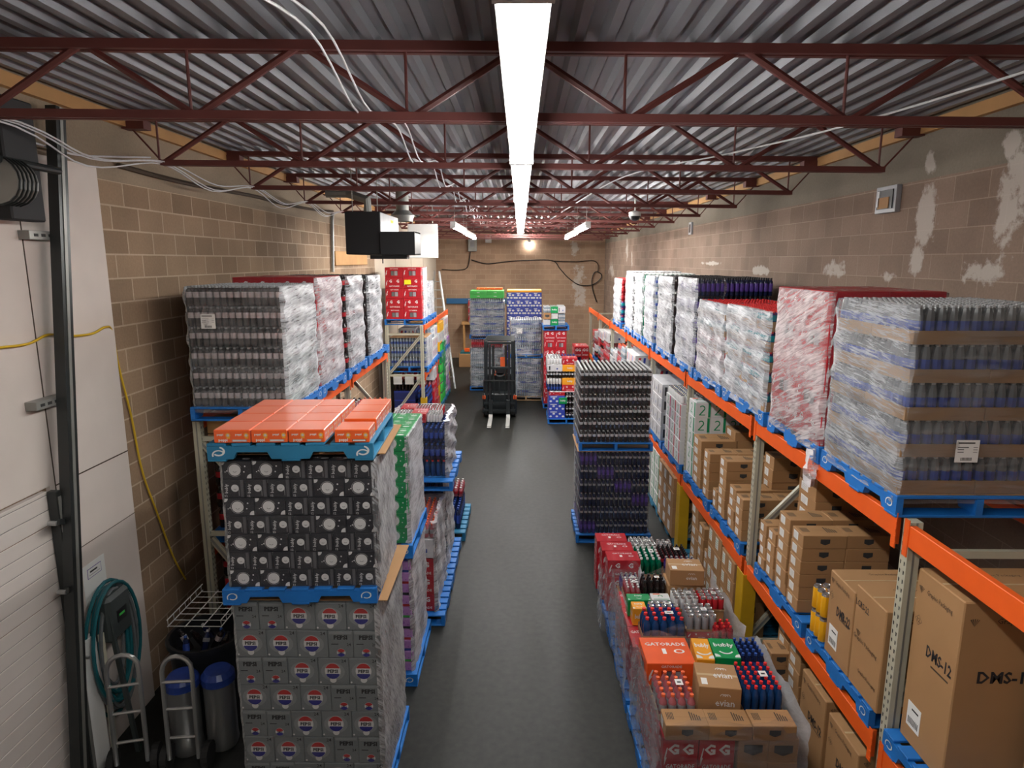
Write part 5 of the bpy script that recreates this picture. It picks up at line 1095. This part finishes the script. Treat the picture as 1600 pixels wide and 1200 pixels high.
bottles('bluepk', 'Blue pack', 'second mixed load', -1.5, -.92, 7.68, 8.6, .135, 1.3, 2, 2, 6, 5, 5, side='e'); film(-1.5, -.92, 7.68, 8.6, .14, 1.28, 'cloudy wrap round the second mixed load', 'film_sheen', .02, front='film_clear')
t = pallet(-1.6, -.78, 7.3, 8.55, 1.31, 'blue pallet carrying the wrapped blue bottle packs', h=.12, along='y', group='pallets beside the aisle')
mixed('small wrapped load', -1.55, -.86, 7.45, 8.4, 1.43, 1.83, 2, 2, 2, 31, 'e', ['p:bluered', 'p:navy', 'p:bluepk']); bottles('bluepk', 'Blue pack', 'upper tier of small wrapped load', -1.5, -.9, 7.5, 8.35, 1.835, 2.02, 2, 2, 1, 5, 5, side='e')
mixed('crown of small wrapped load', -1.5, -.95, 7.7, 8.3, 2.025, 2.14, 3, 2, 1, 33, 'e', ['p:can_crimson', 'p:can_print_white', 'c:gator', 'p:pink']); film(-1.55, -.86, 7.45, 8.4, 1.43, 2.1, 'loose cloudy wrap round the small load of blue packs', 'film_sheen', .03, front='film_clear')
floor_pallet(-1.7, -.78, 8.85, 10.0, 'low blue packs', mt='pallet_teal'); bottles('bluepk', 'Blue pack', 'low blue pack pallet', -1.6, -.85, 8.95, 9.9, .135, .45, 2, 2, 1, 5, 5, side='e'); bottles('pink', 'Pink pack', 'on low blue packs', -1.6, -.85, 9.4, 9.9, .455, .6, 2, 1, 1, 5, 5, side='e')
# -- pair of bottle loads on the other side of the aisle
W0, W1 = 8.84, 9.72
floor_pallet(.8, 1.86, W0 - .03, W1 + .05, 'navy bottle tower', along='y')
bottles(lambda i, j, l: 'violet' if (i + l) % 5 == 0 else 'navy', 'Navy bottle pack', 'lower half of bottle tower', .84, 1.82, W0, W1, .135, 1.34, 4, 3, 6, 4, 5, side='w'); film(.84, 1.82, W0, W1, .14, 1.32, 'clear wrap round the lower half of the bottle tower', 'film_clear', .006)
slip(.8, 1.84, W0 - .02, W1 + .02, 1.345, 'cardboard sheet between the halves of the bottle tower')
pallet(.82, 1.84, W0 - .02, W1 + .02, 1.352, 'dark blue pallet between the halves of the bottle tower', h=.12, along='y', group='pallets beside the aisle')
bottles('dark', 'Grey bottle pack', 'upper half of bottle tower', .82, 1.8, W0, W1, 1.474, 2.5, 4, 3, 6, 4, 5, side='w'); film(.82, 1.8, W0, W1, 1.47, 2.47, 'clear wrap round the upper half of the bottle tower', 'film_clear', .006)
# ================================================================ low mixed pallets, camera side
def split_pack(kind, x, y, z, w_, d_, h, nx, ny, label, tray=0, rz=0, name='bottle_pack', lab=True):
    """an open or shrink-wrapped pack whose bottles or cans are parts of their own"""
    name = pname(kind, tray > .03); t = tag(empty(name, (x, y, z), rz), label, name.replace('_', ' ') if 1 else 'can pack' if kind.startswith('can_') else 'bottle pack'); r = min(w_ / nx, d_ / ny) / 2 * .97; mb = MB()
    if kind.startswith('can_'): can(mb, kind[4:], 0, 0, .004, r, h - .005, 12)
    else: bottle(mb, kind, 0, 0, .004, r, h - .005, 12)
    nm = 'can' if kind.startswith('can_') else 'bottle'; me = mb.mesh(nm, True)
    for i in range(nx):
        for j in range(ny): inst(nm, me, ((i + .5) * w_ / nx, (j + .5) * d_ / ny, 0), 0, t)
    q = MB(); q.box(0, w_, 0, d_, 0, .004, 'tray')
    if tray:
        for bx in ((0, w_, -.003, 0), (0, w_, d_, d_ + .003), (-.003, 0, 0, d_), (w_, w_ + .003, 0, d_)): q.box(*bx, 0, tray, 'tray')
    q.obj('cardboard_tray', t)
    if lab: q = MB(); q.box(w_ * .55, w_ * .75, d_ * .4, d_ * .6, h + .001, h + .003, 'paper'); q.box(w_ * .6, w_ * .7, d_ * .47, d_ * .52, h + .003, h + .0035, 'ink'); q.obj('paper_tag', t)
    return t
for k, (a, q, nm) in enumerate(((6.42, 7.6, 'red and green goods'), (5.22, 6.38, 'shrouded mixed goods'), (4.0, 5.16, 'camera-end mixed goods'))): floor_pallet(.94, 1.98, a, q, nm, along='y')
# pallet one
for j in range(3):
    for l in range(3): one('carton', 'carton', carton('gator', .36, .24, .2, 0), .9 + .03 * (2 - j), 6.72 + .25 * j, .135 + .202 * l, 'Red carton beside the green bottles, %s row back, %s from pallet' % (ORD[j], ORD[l]), group='red cartons of the low load')
cartons('shield', 'Brown carton', 'base under green bottles', 1.32, 1.92, 6.5, 7.5, .135, .55, 2, 2, 2)
split_pack('green', 1.3, 6.72, .555, .26, .42, .2, 4, 6, 'pack of clear green bottles in front of the red cartons', .02)
split_pack('can_print_white', 1.3, 7.24, .555, .3, .24, .13, 6, 5, 'pack of silver cans behind the green bottles', .02); split_pack('can_lab_pale', 1.62, 7.24, .555, .18, .2, .12, 3, 4, 'small pack of cream cans beside the silver cans', .02)
split_pack('violet', 1.6, 6.55, .555, .34, .34, .17, 6, 6, 'pack of violet bottles with white caps beside the green bottles', .02); split_pack('redcola', 1.58, 6.92, .555, .32, .3, .16, 6, 6, 'pack of dark red bottles behind the violet bottles', .02, lab=True)
split_pack('violet', 1.08, 6.44, .46, .2, .26, .16, 4, 5, 'violet pack at foot of the red cartons', .02); one('carton', 'carton', carton('shield', .24, .27, .32), 1.06, 6.43, .135, 'brown carton under the violet pack at pallet corner')
# pallet two
cartons('gator', 'Red carton', 'base of shrouded goods', 1.0, 1.5, 5.3, 6.3, .135, .6, 2, 3, 2); cartons('shield', 'Brown carton', 'base of shrouded goods', 1.52, 1.94, 5.3, 6.3, .135, .6, 2, 3, 3)
Z2 = .61
split_pack('bluered', 1.1, 5.36, Z2, .38, .24, .22, 5, 3, 'tray of dark blue bottles with red caps in front of the green carton', .06)
split_pack('can_lab_blue', 1.2, 5.63, Z2 + .06, .28, .12, .13, 5, 2, 'narrow pack of blue cans behind the red-capped bottles', .02); one('carton', 'carton', carton('shield', .3, .13, .055), 1.19, 5.625, Z2, 'thin brown carton under the narrow blue cans')
split_pack('can_lab_grey', 1.5, 5.42, Z2 + .07, .27, .24, .15, 4, 4, 'pack of silver cans in front of the burgundy cans', .02); one('carton', 'carton', carton('gator', .27, .24, .065), 1.5, 5.42, Z2, 'flat red carton under the silver cans')
split_pack('can_print_white', 1.44, 5.69, Z2 + .12, .24, .2, .13, 4, 4, 'pack of pale cans beside the evian carton'.replace('evian', 'brown'), .02); split_pack('can_crimson', 1.69, 5.68, Z2 + .12, .22, .22, .13, 4, 4, 'pack of burgundy cans by the pallet edge', .02)
one('carton', 'carton', carton('shield', .47, .24, .115), 1.44, 5.68, Z2, 'flat brown carton under the pale and burgundy cans')
one('carton', 'carton', carton('avion', .33, .26, .16), 1.45, 5.93, .86, 'brown carton with white mountain print standing on top of shrouded goods', rz=-.05)
cartons('shield', 'Brown carton', 'prop under printed carton', 1.44, 1.8, 5.93, 6.2, Z2, .855, 1, 1, 2)
split_pack('black', 1.2, 5.98, Z2 + .06, .24, .2, .2, 4, 3, 'pack of black capped dark bottles behind the green carton', .02); one('carton', 'carton', carton('whitebox', .4, .3, .055), 1.04, 5.95, Z2, 'flat white carton under the black capped bottles')
split_pack('pink', 1.04, 5.98, Z2 + .06, .15, .24, .14, 3, 5, 'narrow pack of pink bottles at the aisle edge', .02)
one('carton', 'carton', carton('grn', .22, .13, .17), 1.03, 5.79, Z2, 'small green carton with white lettering at the aisle edge'); one('carton', 'carton', carton('orangepk', .22, .16, .15), 1.05, 5.62, Z2, 'small orange carton in front of the green carton', rz=.03) if False else None
one('carton', 'carton', carton('whitez', .18, .13, .17), 1.26, 5.8, Z2, 'white carton with green squiggle between green carton and cans'); one('carton', 'carton', carton('orangepk', .13, .14, .17), 1.05, 5.63, Z2, 'small orange carton in front of the green one')
split_pack('redt', 1.72, 5.34, Z2 + .0, .18, .16, .16, 3, 3, 'small pack of red bottles at the pallet corner', .02, lab=False)
# pallet three
cartons('gator', 'Red carton', 'base of camera-end goods', 1.0, 1.5, 4.05, 5.05, .135, .7, 2, 3, 2); cartons('shield', 'Brown carton', 'base of camera-end goods', 1.52, 1.94, 4.05, 5.05, .135, .7, 2, 3, 3)
Z3 = .705
one('carton', 'carton', carton('gatoro', .38, .36, .2, 1), .98, 4.6, Z3, 'orange drink carton with white lettering at the aisle corner')
one('carton', 'carton', carton('orangepk', .14, .3, .2), 1.38, 4.66, Z3, 'tall orange carton between orange drink carton and green one', rz=-.08); one('carton', 'carton', carton('grn', .2, .28, .2), 1.53, 4.68, Z3, 'green lettered carton beside the red-capped bottles', rz=-.06)
split_pack('bluered', 1.63, 4.28, Z3, .28, .34, .22, 5, 6, 'pack of dark blue bottles with red caps at the rack side', .04); split_pack('orange', 1.0, 4.22, Z3, .27, .33, .19, 4, 5, 'pack of orange-capped bottles in front of the orange carton', .05)
one('carton', 'carton', carton('avion', .3, .3, .24), 1.29, 4.27, Z3, 'brown carton with mountain print between the bottle packs', rz=-.12)
split_pack('bluepk', 1.74, 4.72, Z3, .2, .26, .2, 4, 5, 'pack of blue-capped bottles behind the red-capped ones', .02, lab=False)
cartons('shield', 'Brown carton', 'camera edge of low load', 1.0, 1.9, 4.02, 4.2, Z3, .82, 3, 1, 1)
def shroud(x0, x1, y0, y1, z0, zt, label, mt, seed=1, amp=.012):
    """a loose plastic shroud with leaning sides, open at the top"""
    r = random.Random(seed); per = []; n = 14
    for i in range(n): per.append((x0 + (x1 - x0) * i / n, y0))
    for i in range(n): per.append((x1, y0 + (y1 - y0) * i / n))
    for i in range(n): per.append((x1 - (x1 - x0) * i / n, y1))
    for i in range(n): per.append((x0, y1 - (y1 - y0) * i / n))
    vs = []; K = 14; cx, cy = (x0 + x1) / 2, (y0 + y1) / 2
    for k in range(K + 1):
        t = k / K; z = z0 + (zt - z0) * t
        for i, (x, y) in enumerate(per):
            o = 1 + .02 * math.sin(5 * t + i) * .4 + .03 * (1 - t) * .3 - .03 * t * t; zz = z + (.03 * math.sin(i * .9 + seed) + r.uniform(-.012, .012) if k == K else 0)
            vs.append((cx + (x - cx) * o + r.uniform(-amp, amp) * .5, cy + (y - cy) * o + r.uniform(-amp, amp) * .5, zz))
    n = len(per); mb = MB(); mb.add(vs, [(k * n + i, k * n + (i + 1) % n, (k + 1) * n + (i + 1) % n, (k + 1) * n + i) for k in range(K) for i in range(n)], mt)
    return tag(mb.obj('stretch_wrap', smooth=True), label, 'stretch wrap', 'stretch wraps round the loads')
shroud(.94, 1.98, 5.26, 6.36, .1, .8, 'loose wrap round the shrouded mixed goods', 'film_shroud', 2, .02); shroud(.95, 2.0, 4.0, 5.1, .1, .86, 'loose wrap round the camera-end mixed goods', 'film_shroud', 4, .02)
shroud(.86, 1.3, 6.38, 6.7, .1, .72, 'gathered wrap at the foot of the red cartons', 'film_shroud', 6, .02)
# ================================================================ forklift
t = tag(empty('forklift', (-.52, 16.3, 0)), 'black stand-up forklift facing the camera with forks lowered', 'forklift')
b = MB(); b.box(-.43, .43, .12, 1.5, .08, .62, 'machine', .03); b.box(-.4, .4, .55, 1.5, .6, 1.05, 'machine', .03); b.obj('body', t)
for s in (-1, 1):
    b = MB(); b.box(s * .33 - .035, s * .33 + .035, 0, .07, .1, 1.98, 'machine', .005); b.obj('mast_rail', t); b = MB(); b.box(s * .24 - .03, s * .24 + .03, -.02, .05, .1, 1.9, 'black', .005); b.obj('inner_mast_rail', t)
    b = MB(); b.box(s * .22 - .05, s * .22 + .05, -.09, -.05, .03, .5, 'machine', .004); b.box(s * .22 - .05, s * .22 + .05, -1.0, -.05, .02, .06, 'grey_fork', .006); b.box(s * .22 - .05, s * .22 + .05, -1.04, -1.0, .015, .035, 'grey_fork', .004); b.box(s * .22 - .048, s * .22 + .048, -.12, -.092, .06, .13, 'white'); b.obj('fork', t)
    b = MB(); b.tube([(s * .4, .25, .16), (s * .31, .25, .16)], .16, 'rubber', 16); b.obj('wheel', t); b = MB(); b.tube([(s * .38, 1.3, .14), (s * .3, 1.3, .14)], .14, 'rubber', 16); b.obj('wheel', t)
    b = MB(); b.box(s * .39 - .04, s * .39 + .04, -.01, .06, .5, .6, 'amber', .01); b.obj('marker_lamp', t); b = MB(); b.tube([(s * .16, .2, .9), (s * .16, .2, 1.85)], .03, 'steel_dark', 8); b.obj('lift_cylinder', t)
    b = MB(); b.box(s * .14 - .04, s * .14 + .04, .5, .56, 1.02, 1.14, 'amber', .01); b.obj('tail_lamp', t)
    b = MB(); b.tube([(s * .38, .3, .6), (s * .38, .3, 1.95), (s * .36, 1.4, 1.95), (s * .38, 1.45, 1.0)], .022, 'machine', 6); b.obj('guard_post', t)
for z in (1.93, 1.3): b = MB(); b.box(-.36, .36, .01, .06, z - .03, z + .03, 'machine', .005); b.obj('mast_crossbar', t)
b = MB(); b.box(-.4, .4, -.06, -.03, .38, .44, 'machine'); b.box(-.4, .4, -.06, -.03, .2, .25, 'machine'); b.obj('fork_carriage', t)
b = MB(); b.box(-.4, .4, -.05, -.03, .97, 1.0, 'steel_dark'); [b.box(x - .01, x + .01, -.05, -.03, .44, .97, 'machine') for x in (-.39, -.13, 0, .13, .39)]; b.obj('load_backrest', t)
b = MB(); [b.box(-.38, .38, .3 + .14 * k, .33 + .14 * k, 1.94, 1.97, 'steel_dark') for k in range(8)]; b.obj('overhead_guard', t)
b = MB(); b.box(-.12, .2, .5, .9, 1.05, 1.3, 'black_matt', .04); b.obj('backrest', t); b = MB(); b.arc(Fr((0, .4, 1.15), (1, 0, 0), (0, .4, .9)), 0, 0, .13, .03, 'black', n=16); b.obj('steering_wheel', t)
b = MB(); b.tube([(.43, .05, .6), (.45, .03, 1.2), (.42, .05, 1.8)], .012, 'liq_water', 6); b.obj('hydraulic_hose', t); b = MB(); b.box(.02, .14, .18, .2, 1.25, 1.55, 'liq_orange', .004); b.obj('sticker_panel', t)
# ================================================================ corner by the door
def bin_(x, y, r, h, label, body='black', rim='black'):
    t = tag(empty('waste_bin', (x, y, 0)), label, 'bin'); b = MB(); b.lathe([(r * .82, 0, body), (r * .95, h * .5, body), (r, h * .94, rim), (r * 1.07, h * .95, rim), (r * 1.07, h, rim), (r * .98, h, rim), (r * .96, h * .9, 'black'), (r * .9, h * .8, 'black')], 0, 0, 0, 20); b.obj('barrel', t, smooth=True)
bin_(-2.72, 5.2, .3, .78, 'large black bin full of bottles under the wire rack')
for k in range(9):
    a = k * 2.4; rr = .05 + .022 * k; b = MB(); bottle(b, ['cola', 'black', 'navy', 'bluepk'][k % 4], 0, 0, 0, .03, .2); o = b.obj('bottle', None, (-2.72 + rr * math.cos(a), 5.2 + rr * math.sin(a), .625), True); o.rotation_euler = (0.5 * math.sin(a), .5 * math.cos(a), 0); tag(o, 'loose dark bottle in the large black bin, %s out from its centre' % ORD[k], 'bottle', 'bottles in the black bin')
t = tag(empty('wire_rack', (-2.8, 5.45, .86)), 'white wire rack lying across the black bin', 'wire rack')
b = MB()
for k in range(7): y = -.3 + .1 * k; b.tube([(-.22, y, .06), (-.22, y, 0), (.24, y, 0), (.24, y, .06)], .004, 'white', 5)
b.obj('cross_wire', t); b = MB()
for x in (-.22, -.07, .08, .24): b.tube([(x, -.31, 0), (x, .33, 0)], .005, 'white', 5)
b.tube([(-.22, -.31, .06), (-.22, .33, .06)], .005, 'white', 5); b.tube([(.24, -.31, .06), (.24, .33, .06)], .005, 'white', 5); b.obj('long_wire', t)
for k, (x, y) in enumerate(((-2.72, 4.75), (-2.46, 4.82))):
    t = tag(empty('steel_keg', (x, y, 0)), 'steel drum with blue lid below the wire rack, %s from the door' % ORD[k], 'drum'); b = MB(); b.lathe([(.11, 0, 'steel'), (.125, .04, 'steel'), (.12, .1, 'steel'), (.12, .55, 'steel'), (.128, .6, 'steel')], 0, 0, 0, 18); b.obj('barrel', t, smooth=True); b = MB(); b.lathe([(.13, .58, 'lab_blue'), (.13, .64, 'lab_blue'), (.1, .68, 'lab_blue')], 0, 0, 0, 18); b.obj('lid', t)
def hand_truck(x, y, rz, label, h=1.02):
    t = tag(empty('hand_truck', (x, y, 0), rz), label, 'hand truck'); b = MB(); pts = [(-.11, 0, .12)] + [(-.11, .02, h - .12)] + [(-.11 * math.cos(a), .03, h - .12 + .12 * math.sin(a)) for a in [math.pi * k / 8 for k in range(1, 8)]] + [(.11, .02, h - .12), (.11, 0, .12)]
    b.tube(pts, .018, 'steel', 8); b.obj('handle_frame', t, smooth=True)
    for z in (.3, .55, .78): b = MB(); b.tube([(-.11, .01, z), (.11, .01, z)], .012, 'steel', 6); b.obj('crossbar', t)
    for s in (-1, 1): b = MB(); b.tube([(s * .13, .06, .1), (s * .18, .06, .1)], .1, 'rubber', 16); b.obj('wheel', t)
    b = MB(); b.box(-.16, .16, -.2, 0, .005, .015, 'steel'); b.obj('toe_plate', t)
hand_truck(-3.0, 4.45, .25, 'aluminium hand truck with rounded handle beside the hose'); hand_truck(-2.62, 4.5, .1, 'aluminium hand truck with rounded handle before the steel drums', .98)
b = MB(); b.box(-3.33, -3.28, 4.42, 4.62, 0, 1.12, 'white', .005); b.box(-3.27, -3.24, 4.62, 4.66, 0, 1.1, 'rack_cream', .003); tag(b.obj('board_offcut'), 'pale board leaning upright between door edge and hose', 'board')
b = MB(); b.beam((-3.22, 4.7, 1.25), (-3.12, 4.72, 0), .03, .03, 'reel_grey'); tag(b.obj('pole'), 'dark pole leaning under the hose hanger', 'pole')
